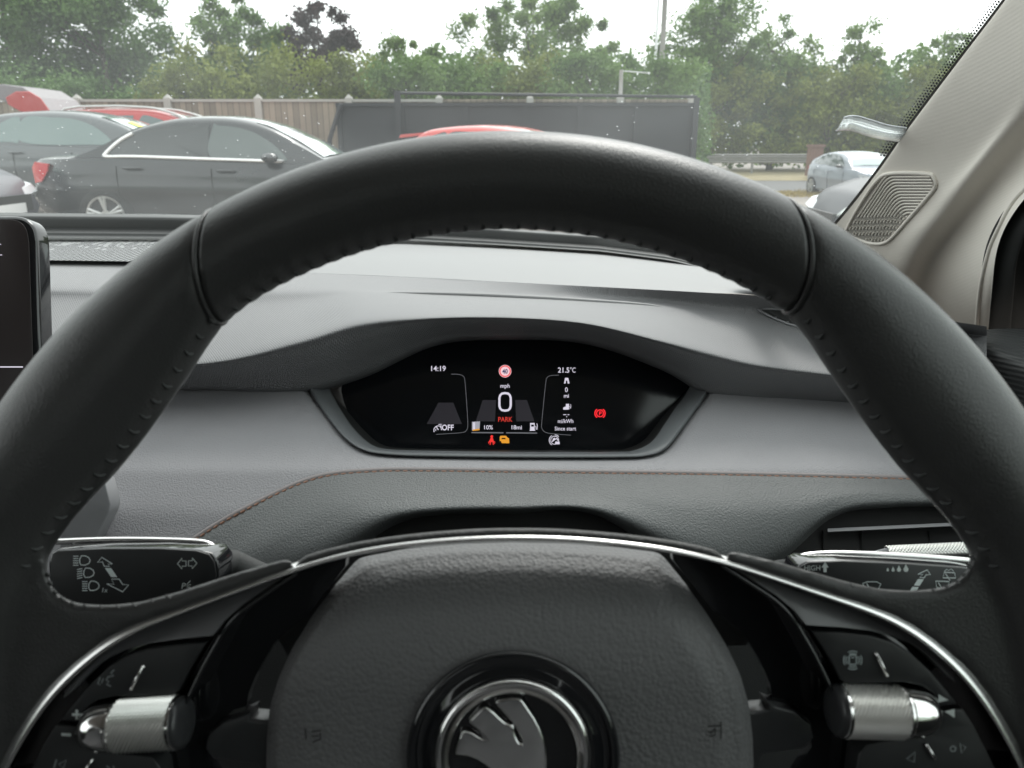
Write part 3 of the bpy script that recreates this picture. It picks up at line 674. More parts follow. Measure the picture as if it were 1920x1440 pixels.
def roadico(g):
    fill(g, [(1059.5, 708.5), (1061.8, 708.5), (1060.6, 719), (1057.5, 719)], fs); fill(g, [(1063.2, 708.5), (1065.5, 708.5), (1067.8, 719), (1064.4, 719)], fs)
    fill(g, [(1061, 708.5), (1064, 708.5), (1064.4, 713.5), (1060.8, 713.5)], fs2)
part('road_icon', M['e_white'], roadico)
part('trip_readout', M['e_white'], lambda g: (glyphs(g, "0", 1062, 735, 8.8, fs, bold=.01, wide=.9), glyphs(g, "mi", 1062, 745.5, 7.2, fs, bold=.01)))
def evp(g):
    pump(g, 1061, 767, .7); fill(g, [(1056, 768), (1056, 764.5), (1059, 762.5), (1064, 762.5), (1065, 768)], fs2)
part('consumption_icon', M['e_white'], evp)
part('consumption_readout', M['e_white'], lambda g: (stroke(g, [(1056, 777.5), (1062, 777.5)], 1.2, fs), stroke(g, [(1064, 777.5), (1067.5, 777.5)], 1.2, fs), fill(g, circ(1062.6, 781.5, .9, 8), fs),
     glyphs(g, "mi/kWh", 1060.5, 793, 7.2, fs, bold=.008, wide=.88), glyphs(g, "Since start", 1060, 807, 7.2, fs, bold=.008, wide=.92)))
def limiter(g):
    stroke(g, circ(822, 807, 8.5, 14, 160, 320), 1.4, fs); stroke(g, [(818, 800), (822, 806)], 1.6, fs); stroke(g, circ(822, 807, 5.2, 8, 170, 215), 1.2, fs); stroke(g, [(826, 803), (827, 796.5)], 1.4, fs); stroke(g, [(822, 796), (829, 795)], 1.2, fs)
    stroke(g, [(828, 803), (827.6, 806.5)], 1.6, fs)
    glyphs(g, "OFF", 839.5, 806.5, 10.2, fs, bold=.02, wide=.88)
part('limiter_readout', M['e_white'], limiter)
def belt(g):
    fill(g, circ(922, 818.5, 2.6, 12), fs); fill(g, [(920, 821), (924, 821), (926.5, 829), (917.5, 829)], fs)
    stroke(g, [(916, 832), (919, 824), (925, 828), (928, 832)], 1.1, fs); stroke(g, [(919.5, 829), (919, 834)], 1.8, fs); stroke(g, [(924.5, 829), (925, 834)], 1.8, fs); stroke(g, [(915, 829), (918, 828)], 1.1, fs); stroke(g, [(926, 828), (929, 829)], 1.1, fs)
part('seatbelt_warning', M['e_red'], belt)
am = part('battery_warning', M['e_amber'], lambda g: fill(g, [(937, 819), (939, 817), (949, 817), (951, 820), (954.5, 822), (955, 831), (941, 831), (939, 827), (937, 827)], fs))
part('warning_cutout', M['screen'], lambda g: fill(g, [(939.5, 823.5), (941.5, 821), (947, 821), (948.5, 823.5)], fs2), am)
def cruise(g):
    stroke(g, circ(1040, 825.5, 7.5, 30), 1.2, fs, True); stroke(g, circ(1040, 825.5, 10.2, 12, 120, 240), 1.3, fs); stroke(g, circ(1040, 825.5, 10.2, 8, 270, 320), 1.3, fs)
    stroke(g, [(1035, 828), (1040, 824), (1044, 822), (1046, 826)], 2.0, fs); fill(g, [(1036, 823), (1040, 820.5), (1041, 823), (1037, 826)], fs); fill(g, [(1041, 833), (1041, 828), (1049, 828), (1049.5, 833)], fs2)
part('headlamp_icon', M['e_white'], cruise)
pk = part('parking_brake_warning', M['e_red_hot'], lambda g: (stroke(g, circ(1125, 775, 6.4, 28), 1.9, fs, True), stroke(g, circ(1125, 775, 9.6, 10, 125, 235), 2.0, fs), stroke(g, circ(1125, 775, 9.6, 10, -55, 55), 2.0, fs), glyphs(g, "P", 1125.3, 778.5, 7, fs, bold=.03)))
part('road_graphic', M['e_road'], lambda g: (fill(g, [(905, 750), (930, 750), (928, 790), (892, 790)], fs), fill(g, [(966, 750), (988, 750), (1002, 790), (968, 790)], fs), fill(g, [(822, 755), (850, 755), (866, 795), (800, 795)], fs)))
# ================================================================== STEERING WHEEL
D = .235; S = D / FPX                     # rim plane; metres per pixel there
WC = (956.0, 1390.0)
wheel = thing('steering_wheel', P(956, 1390, D), 'black leather steering wheel with chrome arc trim and round winged emblem', 'steering wheel')
def W(x, y, h=0.0): return P(x, y, D - h)   # h: metres towards the driver
RO = 1140
RIN = [(0, 962), (30, 960), (35, 953), (41, 915), (47, 897), (53, 891), (58, 900), (63, 922), (68, 940), (80, 955), (180, 960)]
def rin(th): return interp([(a, b) for a, b in RIN], abs(th))
RSM = [sum(rin(max(0, min(180, a + k))) for k in range(-3, 4)) / 7 for a in range(0, 181)]
def rin_s(th): a = min(abs(th), 179.99); k = int(a); return lerp(RSM[k], RSM[k + 1], a - k)
def ringpt(th, phi, sc=1.0, rr=0.0):
    """th from the top, clockwise; phi round the section (0 = outer edge)"""
    ri = rin_s(th); rc = (RO + ri) / 2; a = (RO - ri) / 2 * sc; b = 92 * sc
    r = rc + (a + rr) * math.cos(phi); h = (b + rr) * math.sin(phi)
    # seen in perspective the front of the tube swells: scale about the axis keeps the silhouette
    x = WC[0] + r * math.sin(math.radians(th)); y = WC[1] - r * math.cos(math.radians(th))
    base = P(x, y, D)
    return base - FW * (h * S)
def seam_l(c): return -(31.8 - 2.9 * c + 1.0 * (1 - c * c) * 0 )
def seam_r(c): return 29.8 - 3.2 * c + .6 * (1 - c * c)
NP = 56
g = G(); rows = []; NT = 260
for i in range(NT + 1):
    u = i / NT; row = []
    for k in range(NP):
        phi = 2 * math.pi * k / NP; c = math.cos(phi)
        tl, tr = seam_l(c), seam_r(c); th = lerp(tl, tr, u)
        e = min(u, 1 - u) * 62; sc = 1 - .085 * (1 - ss(0, .8, e)) ** 1.5
        # finger scallops where the stitching gathers the leather on the inner edge
        q = max(0, -c) ** 8; sc += q * .012 * math.sin(th * math.pi * 2 / 2.05)
        row.append(ringpt(th, phi, sc))
    rows.append(row)
g.grid(rows, True); g.f.append(tuple(range(NP))); g.f.append(tuple(NT * NP + k for k in range(NP - 1, -1, -1)))
rim = g.o('rim_leather', M['leather'], wheel, smooth=True, fix=True, sharp=60)
tag(rim, 'smooth upper leather section of the rim')
# seam lips
for fn in (seam_l, seam_r):
    g = G(); s_ = 1 if fn is seam_r else -1
    g.tube([ringpt(fn(math.cos(2 * math.pi * k / 80)) + s_ * .12, 2 * math.pi * k / 80, .962) for k in range(80)], .0007, 8, closed=True); g.o('rim_seam', M['leather'], wheel, smooth=True)
# lower grips and spokes, one moulded leather surface
g = G(); rows = []; NT = 300
for i in range(NT + 1):
    u = i / NT; row = []
    for k in range(NP):
        phi = 2 * math.pi * k / NP; c = math.cos(phi); tl, tr = 360 + seam_l(c), seam_r(c); th = lerp(tr, tl, u)
        e = min(u, 1 - u) * 300; sc = 1 - .06 * (1 - ss(0, 1.0, e)) ** 1.5
        t2 = th if th <= 180 else th - 360
        row.append(ringpt(t2, phi, sc))
    rows.append(row)
g.grid(rows, True); g.f.append(tuple(range(NP))); g.f.append(tuple(NT * NP + k for k in range(NP - 1, -1, -1)))
def mir(pts): return [(1910 - x, y - (1910 - 2 * x) * .018) for x, y in pts]
ARC = [(-30, 1500), (4, 1432), (25, 1391), (61, 1333), (102, 1280), (156, 1235), (197, 1199), (246, 1174), (348, 1139), (451, 1100), (549, 1065)]
SP = [(-60, 1000), (84, 1040), (90, 1085), (105, 1112), (140, 1131), (200, 1135), (262, 1129), (330, 1111), (400, 1088), (470, 1066), (540, 1047), (552, 1052), (549, 1068)] + [(x, y + 6) for x, y in ARC[::-1][1:]] + [(-30, 1560), (-160, 1560), (-160, 1000)]
def slab(g, pts, h1, h0):
    k = len(pts); n = len(g.v)
    g.v += [tuple(W(x, y, h1)) for x, y in pts] + [tuple(W(x, y, h0)) for x, y in pts]
    bmx = bmesh.new(); vs = [bmx.verts.new((x, -y, 0)) for x, y in pts]; f = bmx.faces.new(vs)
    r = bmesh.ops.triangulate(bmx, faces=[f]); bmx.verts.index_update()
    tris = [tuple(v.index for v in q.verts) for q in bmx.faces]; bmx.free()
    for t_ in tris: g.f.append(tuple(n + i for i in t_)); g.f.append(tuple(n + k + i for i in t_[::-1]))
    for i in range(k): g.f.append((n + i, n + k + i, n + k + (i + 1) % k, n + (i + 1) % k))
def dens(pts):
    out = []
    for a, b in zip(pts, pts[1:] + pts[:1]):
        m = max(1, int(math.dist(a, b) / 25)); out += [(lerp(a[0], b[0], i / m), lerp(a[1], b[1], i / m)) for i in range(m)]
    return out
g2 = G()
for pts in (SP, mir(SP)[::-1]): slab(g2, dens(pts), .0035, -.0105)
n = len(g.v); g.v += g2.v; g.f += [tuple(i + n for i in f) for f in g2.f]
grip = g.o('grip_leather', M['leather'], wheel, smooth=True, fix=True)
m = grip.modifiers.new("r", 'REMESH'); m.mode = 'VOXEL'; m.voxel_size = .0011; m.use_smooth_shade = True
m = grip.modifiers.new("s", 'SMOOTH'); m.factor = .6; m.iterations = 22
bake(grip); grip.data.materials.clear(); grip.data.materials.append(M['leather'])
for p_ in grip.data.polygons: p_.use_smooth = True
tag(grip, 'lower moulded leather grips and spoke covers')
# stitches along the inner edge
g = G()
def stitch_at(th, side):
    ph = math.pi * (1.0 if abs(th) < 33 else .93)
    a = ringpt(th, ph, 1.0, -1); b = ringpt(th + .35 * side, ph - .13, 1.0, 1.2); c = ringpt(th + .2 * side, ph - .27, 1.0, -.5)
    g.tube(crs([tuple(a), tuple(b), tuple(c)], 6), [.0002, .0005, .0006, .0006, .0004, .0002], 6)
th = -32.5
while th < 31: stitch_at(th, 1); th += 1.95
for s_ in (1, -1):
    th = 34.5
    while th < 69:
        stitch_at(th * s_, s_); th += 2.15
g.o('rim_stitching', M['thread'], wheel, smooth=True)
# stitches round the thumb rests
for side in (0, 1):
    g = G(); pp = [(88, 1075), (98, 1103), (120, 1124), (160, 1135), (210, 1137), (262, 1132), (315, 1118)]
    if side: pp = mir(pp)
    for x, y in crs(pp, 11): g.tube([W(x - 5, y - 2, .0005), W(x, y + 2, .0022), W(x + 5, y + 5, .0030)], [.0003, .0007, .0003], 6)
    g.o('thumb_stitching', M['thread'], wheel, smooth=True)

# ---- grained strip above the chrome arc
MIDA = [(549, 1065), (600, 1047), (682, 1028), (783, 1014), (884, 1006), (965, 1004), (1061, 1006), (1187, 1017), (1288, 1032), (1361, 1050)]
def offs(pts, d): return [(x, y - d) for x, y in pts]
cm = crs(MIDA, 80)
g = G(); rows = []
for dy, h in ((14, -.012), (14, .000), (13, .0015), (10, .0028), (5, .0032), (0, .0028), (-4, .0)):
    rows.append([W(x, y - dy * (ss(548, 575, x) * (1 - ss(1338, 1362, x)) * .8 + .2), h) for x, y in cm])
g.grid(rows, flip=True); g.o('grained_strip', M['strip'], wheel, smooth=True)
# ---- chrome arc (a flattened bar)
full = ARC + MIDA[1:-1] + mir(ARC)[::-1]
def smoothline(p, n, it):
    p = crs(p, n * 3); L_ = [0]
    for a, b in zip(p, p[1:]): L_.append(L_[-1] + math.dist(a, b))
    out = []; k = 0
    for i in range(n):
        t = L_[-1] * i / (n - 1)
        while k < len(L_) - 2 and L_[k + 1] < t: k += 1
        f = (t - L_[k]) / ((L_[k + 1] - L_[k]) or 1); out.append((lerp(p[k][0], p[k + 1][0], f), lerp(p[k][1], p[k + 1][1], f)))
    for _ in range(it): out = [out[0]] + [((a[0] + 2 * b[0] + c_[0]) / 4, (a[1] + 2 * b[1] + c_[1]) / 4) for a, b, c_ in zip(out, out[1:], out[2:])] + [out[-1]]
    return out
ca = smoothline(full, 320, 120)
def wid(x): return 8.0 + 6.0 * (1 - ss(60, 420, x)) + 6.0 * ss(1490, 1850, x)
def bar(pts, prof, m, name, parent, wf=lambda x: 1):
    g = G(); P3 = []; k = len(pts)
    for i, (x, y) in enumerate(pts):
        a, b = pts[max(0, i - 1)], pts[min(k - 1, i + 1)]; dx, dy = b[0] - a[0], b[1] - a[1]; l = math.hypot(dx, dy) or 1
        nx, ny = dy / l, -dx / l
        P3.append([W(x + nx * o_ * wf(x), y + ny * o_ * wf(x), h) for o_, h in prof])
    g.grid(P3); return g.o(name, m, parent, smooth=True)
bar(ca, [(1.15, -.004), (1.1, .0006), (.9, .0016), (.4, .0029), (-.1, .0038), (-.5, .0043), (-.85, .0045), (-1.05, .0038), (-1.12, -.007)], M['satin_chrome'], 'chrome_arc', wheel, wid)
# ---- piano black spoke frame
FRAME = [(x, y + 4) for x, y in ARC] + [(600, 1052), (650, 1041)] + [(648, 1062), (612, 1108), (572, 1160), (545, 1178), (515, 1205), (485, 1255), (466, 1300), (462, 1330), (440, 1350), (395, 1385), (388, 1420), (420, 1470), (430, 1540), (-40, 1540)]
for pts in (FRAME, mir(FRAME)[::-1]):
    prism('spoke_frame', pts, D + .0080, D + .012, M['gloss'], wheel, 0)
prism('hub_backing', [(560, 1052), (700, 1030), (960, 1018), (1200, 1024), (1350, 1040), (1420, 1130), (1400, 1210), (540, 1230), (500, 1160)], D + .027, D + .030, M['dark'], wheel, 0)
BR = [(470, 1335), (468, 1350), (500, 1352), (520, 1330), (620, 1330), (620, 1520), (520, 1520), (480, 1432), (400, 1424), (384, 1405), (388, 1378), (420, 1352), (455, 1342)]
for pts in (BR, mir(BR)[::-1]): prism('hub_bracket', pts, D + .0035, D + .012, M['satin'], wheel, .0012, 3)
UPF = [(150 + 510, 1046), (640, 1090), (600, 1130), (570, 1160), (556, 1186), (520, 1240), (505, 1290), (500, 1330), (470, 1335), (462, 1296), (484, 1250), (515, 1200), (545, 1172), (590, 1130), (610, 1090), (610, 1060)]
# ---- control pods
def ringd(x, y):
    # how far a place lies above the lower edge of the wedge (pixels towards the chrome arc)
    return min(math.dist((x, y), q) for q in LOWE) if True else 0
WEDGE = [(545, 1075), (500, 1090), (451, 1110), (400, 1130), (348, 1149), (300, 1165), (252, 1184), (215, 1204), (180, 1232), (150, 1262), (120, 1296), (118, 1310), (140, 1290), (175, 1255), (200, 1236), (235, 1219), (280, 1207), (335, 1199), (398, 1193), (420, 1165), (455, 1135), (500, 1104)]
BTN1 = [(389, 1204), (330, 1209), (275, 1217), (236, 1230), (203, 1251), (166, 1287), (132, 1328), (112, 1352), (146, 1354), (158, 1330), (178, 1315), (215, 1306), (320, 1306), (334, 1298), (352, 1262), (372, 1228)]
BTN2 = [(104, 1360), (142, 1362), (141, 1380), (150, 1398), (172, 1407), (240, 1414), (285, 1420), (300, 1440), (310, 1520), (20, 1520), (60, 1440), (82, 1395)]
LOWE = [(118, 1310), (140, 1290), (175, 1255), (200, 1236), (235, 1219), (280, 1207), (335, 1199), (398, 1193), (420, 1165), (455, 1135), (500, 1104)]; LOWE = crs(LOWE, 60); LOWE = LOWE + mir(LOWE)
INNER = [(556, 1074), (500, 1112), (455, 1144), (424, 1176), (402, 1212), (384, 1244), (366, 1280), (352, 1310), (340, 1330)]
for side in (0, 1):
    f = mir if side else (lambda p: p)
    fl = (lambda p: p[::-1]) if side else (lambda p: p)
    pod = prism('control_pod', fl(f([(x, y) for x, y in [(552, 1070), (451, 1103), (348, 1143), (246, 1179), (150, 1246), (90, 1310), (40, 1400), (0, 1480), (-20, 1530), (320, 1530), (300, 1420), (345, 1325), (402, 1206), (424, 1170), (470, 1130)]])), D + .0062, D + .0072, M['gloss'], wheel, .0003)
    tag(pod, ('right' if side else 'left') + ' thumb control pod with buttons and knurled roller')
    prism('satin_wedge', fl(f(WEDGE)), D - .0010, D + .004, M['wedge'], pod, .0004, tilt=(lambda x, y: S * .75 * ((x - 1610) * .42 - (y - 1183) * .9 )) if side else (lambda x, y: S * .75 * (-(x - 300) * .42 - (y - 1207) * .9)))
    prism('upper_button', fl(f(BTN1)), D - .0016, D + .0065, M['button'], pod, .0005, 3)
    prism('lower_button', fl(f(BTN2)), D - .0016, D + .0065, M['button'], pod, .0005, 3)
    bar(crs(f(INNER), 60) if not side else crs(f(INNER), 60)[::-1], [(5, -.008), (5, .0012), (3, .0024), (0, .0026), (-3, .0020), (-5, .0004), (-5, -.008)], M['gloss'], 'pod_edge', pod)
    # roller: chrome cap, knurled barrel, dark end
    c0, c1 = ((158, 1364), (352, 1353)); 
    if side: c0, c1 = mir([c0, c1])
    A_, B_ = W(*c0, .0008), W(*c1, .0028); ax = (B_ - A_).normalized(); Lr = (B_ - A_).length
    u = UP - ax * UP.dot(ax); u.normalize(); v = ax.cross(u)
    def ringr(t, r, n_=40, kn=0): 
        c = A_ + ax * (t * Lr)
        return [c + (u * math.cos(2 * math.pi * k / n_) + v * math.sin(2 * math.pi * k / n_)) * (r + (kn if k % 2 else -kn)) for k in range(n_)]
    R0 = 48 * S
    g = G(); g.grid([ringr(t, r * R0) for t, r in ((-.02, .01), (-.015, .35), (.005, .58), (.04, .74), (.10, .86), (.18, .93), (.27, .96), (.30, .965), (.302, .90), (.315, .90))], True)
    g.grid([ringr(t, r * R0) for t, r in ((.315, .90), (.318, .99), (.325, 1.02), (.345, 1.02), (.352, .97))], True)
    g.grid([ringr(t, r * R0) for t, r in ((.895, .97), (.90, 1.01), (.925, 1.01), (.93, .96))], True); g.o('roller_cap', M['chrome'], pod, smooth=True, sharp=40)
    g = G(); nn = 30; rows = []; NA = 52
    for i in range(nn):
        t = .352 + .543 * i / (nn - 1); c = A_ + ax * (t * Lr)
        rows.append([c + (u * math.cos(2 * math.pi * (k + .5 * (i % 2) * 0) / NA) + v * math.sin(2 * math.pi * k / NA)) * (R0 * .985 + (.0003 if (i + k) % 2 else -.0003)) for k in range(NA)])
    g.grid(rows, True); g.o('knurled_roller', M['knurl'], pod)
    g = G(); g.grid([ringr(t, r * R0) for t, r in ((.93, .96), (.955, .94), (.975, .86), (.988, .70), (.993, .45), (.994, .01))], True); g.o('roller_end', M['satin'], pod, smooth=True)
    # chrome dividers
    for d_ in (((268, 1250), (247, 1291)), ((174, 1424), (158, 1450))):
        a, b = f(list(d_)); 
        g = G(); g.tube([W(*a, .0014), W(*a, .0022), W(*b, .0022), W(*b, .0014)], 3.6 * S, 8); g.o('chrome_divider', M['chrome'], pod, smooth=True)
wb = lambda x, y: W(x, y, .00178)
pods = [o_ for o_ in COL.objects if o_.name.startswith('control_pod')]
PL, PR = pods[0], pods[1]
def icon(name, m, fnc, parent): g = G(); fnc(g); return g.o(name, m, parent)
icon('plus_mark', M['mark_white'], lambda g: (stroke(g, [(135, 1340), (153, 1340)], 5, wb), stroke(g, [(144, 1331), (144, 1337.4)], 5, wb), stroke(g, [(144, 1342.6), (144, 1349)], 5, wb)), PL)
icon('minus_mark', M['mark_white'], lambda g: stroke(g, [(115, 1377), (133, 1378)], 5.5, wb), PL)
icon('voice_icon', M['mark_dim'], lambda g: (stroke(g, [(214, 1256), (208, 1262), (213, 1267), (203, 1269), (199, 1275), (204, 1278), (200, 1283), (208, 1287)], 2.6, wb),
     stroke(g, [(188, 1270), (183, 1282), (188, 1284)], 2.2, wb), stroke(g, [(194, 1272), (190, 1281)], 2, wb)), PL)
icon('skip_icon', M['mark_dim'], lambda g: (stroke(g, [(106, 1424), (101, 1440)], 3, wb), stroke(g, [(124, 1425), (110, 1433), (119, 1441)], 2.4, wb, True), stroke(g, [(200, 1436), (206, 1441)], 2.4, wb), stroke(g, [(212, 1436), (214, 1441)], 2.4, wb)), PL)
def asst(g):
    for r, a in ((12.5, 0), (17, 0)):
        for q in (0, 90, 180, 270): stroke(g, circ(1599, 1238, r, 8, q - (30 if r > 15 else 34), q + (30 if r > 15 else 34)), 2.0, wb)
    stroke(g, [(1592, 1232), (1595, 1228), (1603, 1228), (1606, 1232), (1606, 1244), (1602, 1246), (1596, 1246), (1592, 1244)], 2.4, wb, True); stroke(g, [(1596, 1233), (1602, 1233)], 2, wb)
icon('driver_assist_icon', M['mark'] if 0 else mat('mark_mid', (.42, .48, .48), .5), asst, PR)
icon('up_arrow', M['mark_white'], lambda g: fill(g, [(1760, 1302), (1759, 1317), (1779, 1313)], wb), PR)
icon('down_arrow', M['mark_white'], lambda g: fill(g, [(1771, 1334), (1790, 1329), (1790, 1346)], wb), PR)
icon('source_icon', M['mark_dim'], lambda g: (stroke(g, [(1716, 1410), (1700, 1423), (1714, 1429)], 2.4, wb, True), stroke(g, [(1800, 1394), (1811, 1401), (1803, 1412)], 2.4, wb, True), stroke(g, circ(1787, 1404, 5, 12), 2.4, wb, True)), PR)

# ---- airbag cover: domed, grained
PADO = [(672, 1046), (760, 1029), (860, 1020), (960, 1017), (1060, 1019), (1150, 1025), (1238, 1036), (1282, 1090), (1325, 1150), (1362, 1210), (1388, 1265), (1404, 1320), (1411, 1380), (1413, 1440), (1405, 1540), (1360, 1640), (1250, 1740), (955, 1780), (660, 1740), (550, 1640), (505, 1540), (499, 1440), (500, 1385), (506, 1325), (522, 1272), (548, 1215), (585, 1155), (630, 1095)]
po_ = []
for a, b in zip(PADO, PADO[1:] + PADO[:1]):
    for i in range(8): po_.append((lerp(a[0], b[0], i / 8), lerp(a[1], b[1], i / 8)))
for _ in range(2): po_ = [((po_[i - 1][0] + 2 * po_[i][0] + po_[(i + 1) % len(po_)][0]) / 4, (po_[i - 1][1] + 2 * po_[i][1] + po_[(i + 1) % len(po_)][1]) / 4) for i in range(len(po_))]
def padh(x, y, s):
    h = .0075
    h -= .024 * (max(0, 1310 - y) / 300) ** 2.2             # leans away towards the windscreen at the top
    h -= .0018 * ss(.84, .95, s) + .0042 * ss(.95, 1.0, s)
    h -= .004 * ((x - 955) / 460) ** 2
    return h
g = G(); rows = []
for k in range(64):
    s = .02 + .98 * (k / 63) ** .8; rows.append([W(955 + (x - 955) * s, 1385 + (y - 1385) * s, padh(955 + (x - 955) * s, 1385 + (y - 1385) * s, s)) for x, y in po_])
rows.append([W(955 + (x - 955) * .997, 1385 + (y - 1385) * .997, padh(x, y, 1) - .003) for x, y in po_])
rows.append([W(955 + (x - 955) * .99, 1385 + (y - 1385) * .99, padh(x, y, 1) - .012) for x, y in po_])
g.grid(rows, True); ab = g.o('airbag_cover', M['pad'], wheel, smooth=True)
g = G()
wp = lambda x, y: W(x, y, padh(x, y, .80) + .00025)
stroke(g, [(1352, 1353), (1352, 1385)], 2.5, wp); stroke(g, [(1351, 1361), (1327, 1362)], 2.5, wp)
stroke(g, [(1341, 1366), (1334, 1372), (1334, 1376), (1328, 1371)], 2.2, wp); stroke(g, [(1341, 1366), (1341, 1378), (1330, 1381)], 2.2, wp)
g.o('embossed_mark', M['emboss'], ab); g = G(); stroke(g, [(572, 1366), (574, 1386)], 2.5, wp); stroke(g, [(584, 1372), (602, 1370)], 2.2, wp); stroke(g, [(600, 1374), (601, 1386), (586, 1392)], 2.4, wp); stroke(g, [(584, 1380), (598, 1380)], 2.2, wp)
g.o('embossed_mark', M['emboss'], ab)
# ---- round emblem
EC = (962, 1420)
def rev(name, prof, m, parent, n_=120):
    g = G(); g.grid([[W(EC[0] + r * math.cos(2 * math.pi * k / n_), EC[1] + r * math.sin(2 * math.pi * k / n_), h) for k in range(n_)] for r, h in prof][::-1], True); return g.o(name, m, parent, smooth=True)
emb = rev('emblem', [(202, .000), (200, .0082), (196, .0094), (190, .0098), (184, .0096), (178, .0090), (168, .0092), (155, .0100), (150, .0102), (130, .0085), (118, .0080), (60, .0080), (1, .0080)], M['gloss'], wheel)
tag(emb, 'round gloss black badge with chrome ring and winged arrow')
rev('emblem_ring', [(148, .0098), (147, .0110), (143, .0120), (138, .0123), (132, .0119), (127, .0108), (123, .0104), (120, .0098), (119, .0084)], M['chrome'], emb)
def ez(p): return [(760 + x / 4.8, 1210 + y / 4.8) for x, y in p]
WING = ez([(806, 522), (830, 500), (880, 487), (950, 478), (1010, 480), (1045, 492), (1075, 530), (1115, 590), (1160, 655), (1205, 740), (1240, 830), (1262, 920), (1270, 1010), (1268, 1104), (1250, 1200), (1200, 1310), (1120, 1400), (1030, 1450), (980, 1400), (930, 1310), (870, 1220), (800, 1150), (720, 1075), (650, 1030), (560, 1000), (450, 988), (462, 920), (480, 860), (505, 785), (540, 775), (600, 790), (660, 828), (710, 858), (750, 858), (775, 835), (850, 900), (905, 945), (885, 965), (850, 940), (760, 850), (660, 760), (570, 695), (600, 660), (650, 608), (700, 562), (735, 562), (790, 600), (850, 660), (900, 700), (940, 722), (978, 712), (1020, 780), (1062, 850), (1060, 890), (1030, 895), (990, 860), (955, 800), (930, 760), (900, 690), (860, 610)])
WING = ez([(806, 522), (830, 500), (880, 487), (950, 478), (1010, 480), (1045, 492), (1075, 530), (1115, 590), (1160, 655), (1205, 740), (1240, 830), (1262, 920), (1270, 1010), (1268, 1104), (1250, 1200), (1200, 1310), (1120, 1400), (1030, 1450), (980, 1400), (930, 1310), (870, 1220), (800, 1150), (720, 1075), (650, 1030), (560, 1000), (450, 988), (462, 920), (480, 860), (505, 785), (540, 775), (600, 790), (660, 828), (710, 858), (750, 858), (778, 838), (850, 900), (905, 945), (888, 965), (850, 940), (760, 860), (660, 768), (570, 695), (600, 660), (650, 608), (700, 562), (735, 562), (790, 600), (850, 660), (900, 700), (940, 722), (972, 718), (975, 760), (990, 820), (1020, 880), (1050, 895), (1062, 870), (1040, 825), (1000, 755), (940, 670), (870, 590)])
prism('emblem_wing', WING, D - .0098, D - .0078, M['chrome'], emb, .0006, 3, sharp=80)

# ================================================================== STALKS
def fbox(name, outline, d, thick, m, parent, b=.0012, n=0): return prism(name, outline, d, d + thick, m, parent, b, 4, n=n, sharp=60)
lst = thing('indicator_stalk', P(250, 1080, .31), 'black indicator stalk with headlamp symbols seen through the left of the wheel', 'stalk')
LO = [(96, 1036), (108, 1030), (200, 1027), (300, 1027), (370, 1031), (396, 1037), (408, 1052), (411, 1080), (405, 1104), (385, 1122), (340, 1136), (260, 1146), (180, 1146), (130, 1138), (100, 1112), (91, 1085), (90, 1055)]
DL = .305
fbox('stalk_body', LO, DL, .016, M['gloss'], lst, .0012)
LF = [(98, 1038), (110, 1033), (200, 1029), (300, 1029), (368, 1033), (392, 1040), (402, 1054), (405, 1080), (399, 1101), (380, 1118), (338, 1132), (260, 1142), (180, 1142), (132, 1134), (104, 1110), (95, 1085), (94, 1057)]
prism('stalk_face', LF, DL - .0006, DL + .0003, M['button'], lst, .0002)
g = G(); g.tube([P(x, y, DL + .013) for x, y in crs([(100, 1016), (200, 1012.5), (300, 1013), (380, 1017), (403, 1028)], 30)], .0013, 8); g.o('stalk_top_highlight', M['satin_chrome'], lst, smooth=True)  # bright bar standing in for the highlight along the gloss top
g = G(); g.tube([P(395, 1064, DL + .012), P(430, 1056, DL + .02), P(520, 1110, DL + .04), P(640, 1160, DL + .06)], [.006, .006, .009, .012], 12); g.o('stalk_arm', M['dark'], lst, smooth=True)
fl_ = lambda x, y: P(x, y, DL - .0008)
def z6(p): return [(60 + x / 4.8, 980 + y / 4.8) for x, y in p]
def lamp(g, x, y, tilt=0.0):
    ys = 18
    stroke(g, [(x, y - 9), (x + 8, y - 8.5), (x + 14, y - 5), (x + 16, y), (x + 14, y + 5), (x + 7, y + 8.5), (x - 1, y + 8.5), (x - 3.5, y + 4), (x - 3.5, y - 3)], 1.9, fl_, True)
    for i in range(5): stroke(g, [(x - 16 + 0 * i, y - 8 + i * 4.2 + tilt), (x - 6, y - 8 + i * 4.2)], 1.6, fl_)
icon('headlamp_icons', M['mark'], lambda g: (lamp(g, 153, 1051), lamp(g, 160.5, 1074, 2), lamp(g, 170, 1098.5)), lst)
icon('flash_text', M['mark'], lambda g: glyphs(g, "1x", 195, 1110.5, 8.5, fl_, shear=.2), lst)
icon('beam_arrows', M['mark'], lambda g: (stroke(g, z6([(628, 312), (724, 372), (682, 372), (700, 392), (650, 392), (634, 352), (590, 358)]), 1.8, fl_, True),
     fill(g, z6([(655, 408), (712, 408), (768, 490), (712, 490)]), fl_), stroke(g, z6([(716, 508), (784, 508), (816, 556), (870, 560), (816, 622), (672, 550), (738, 556)]), 1.8, fl_, True)), lst)
icon('indicator_arrows', M['mark_white'], lambda g: (stroke(g, z6([(1310, 370), (1350, 320), (1352, 344), (1386, 344), (1386, 392), (1352, 392), (1350, 416)]), 2.0, fl_, True),
     stroke(g, z6([(1484, 366), (1442, 318), (1442, 342), (1408, 344), (1408, 390), (1440, 390), (1440, 414)]), 2.0, fl_, True)), lst)
icon('parking_light_icon', M['mark_white'], lambda g: (glyphs(g, "P", 343, 1104, 11, fl_, shear=.2), stroke(g, [(350, 1096), (357, 1089)], 1.2, fl_), stroke(g, [(350, 1098), (358, 1096)], 1.2, fl_), stroke(g, [(350, 1100.5), (357, 1101.5)], 1.2, fl_)), lst)

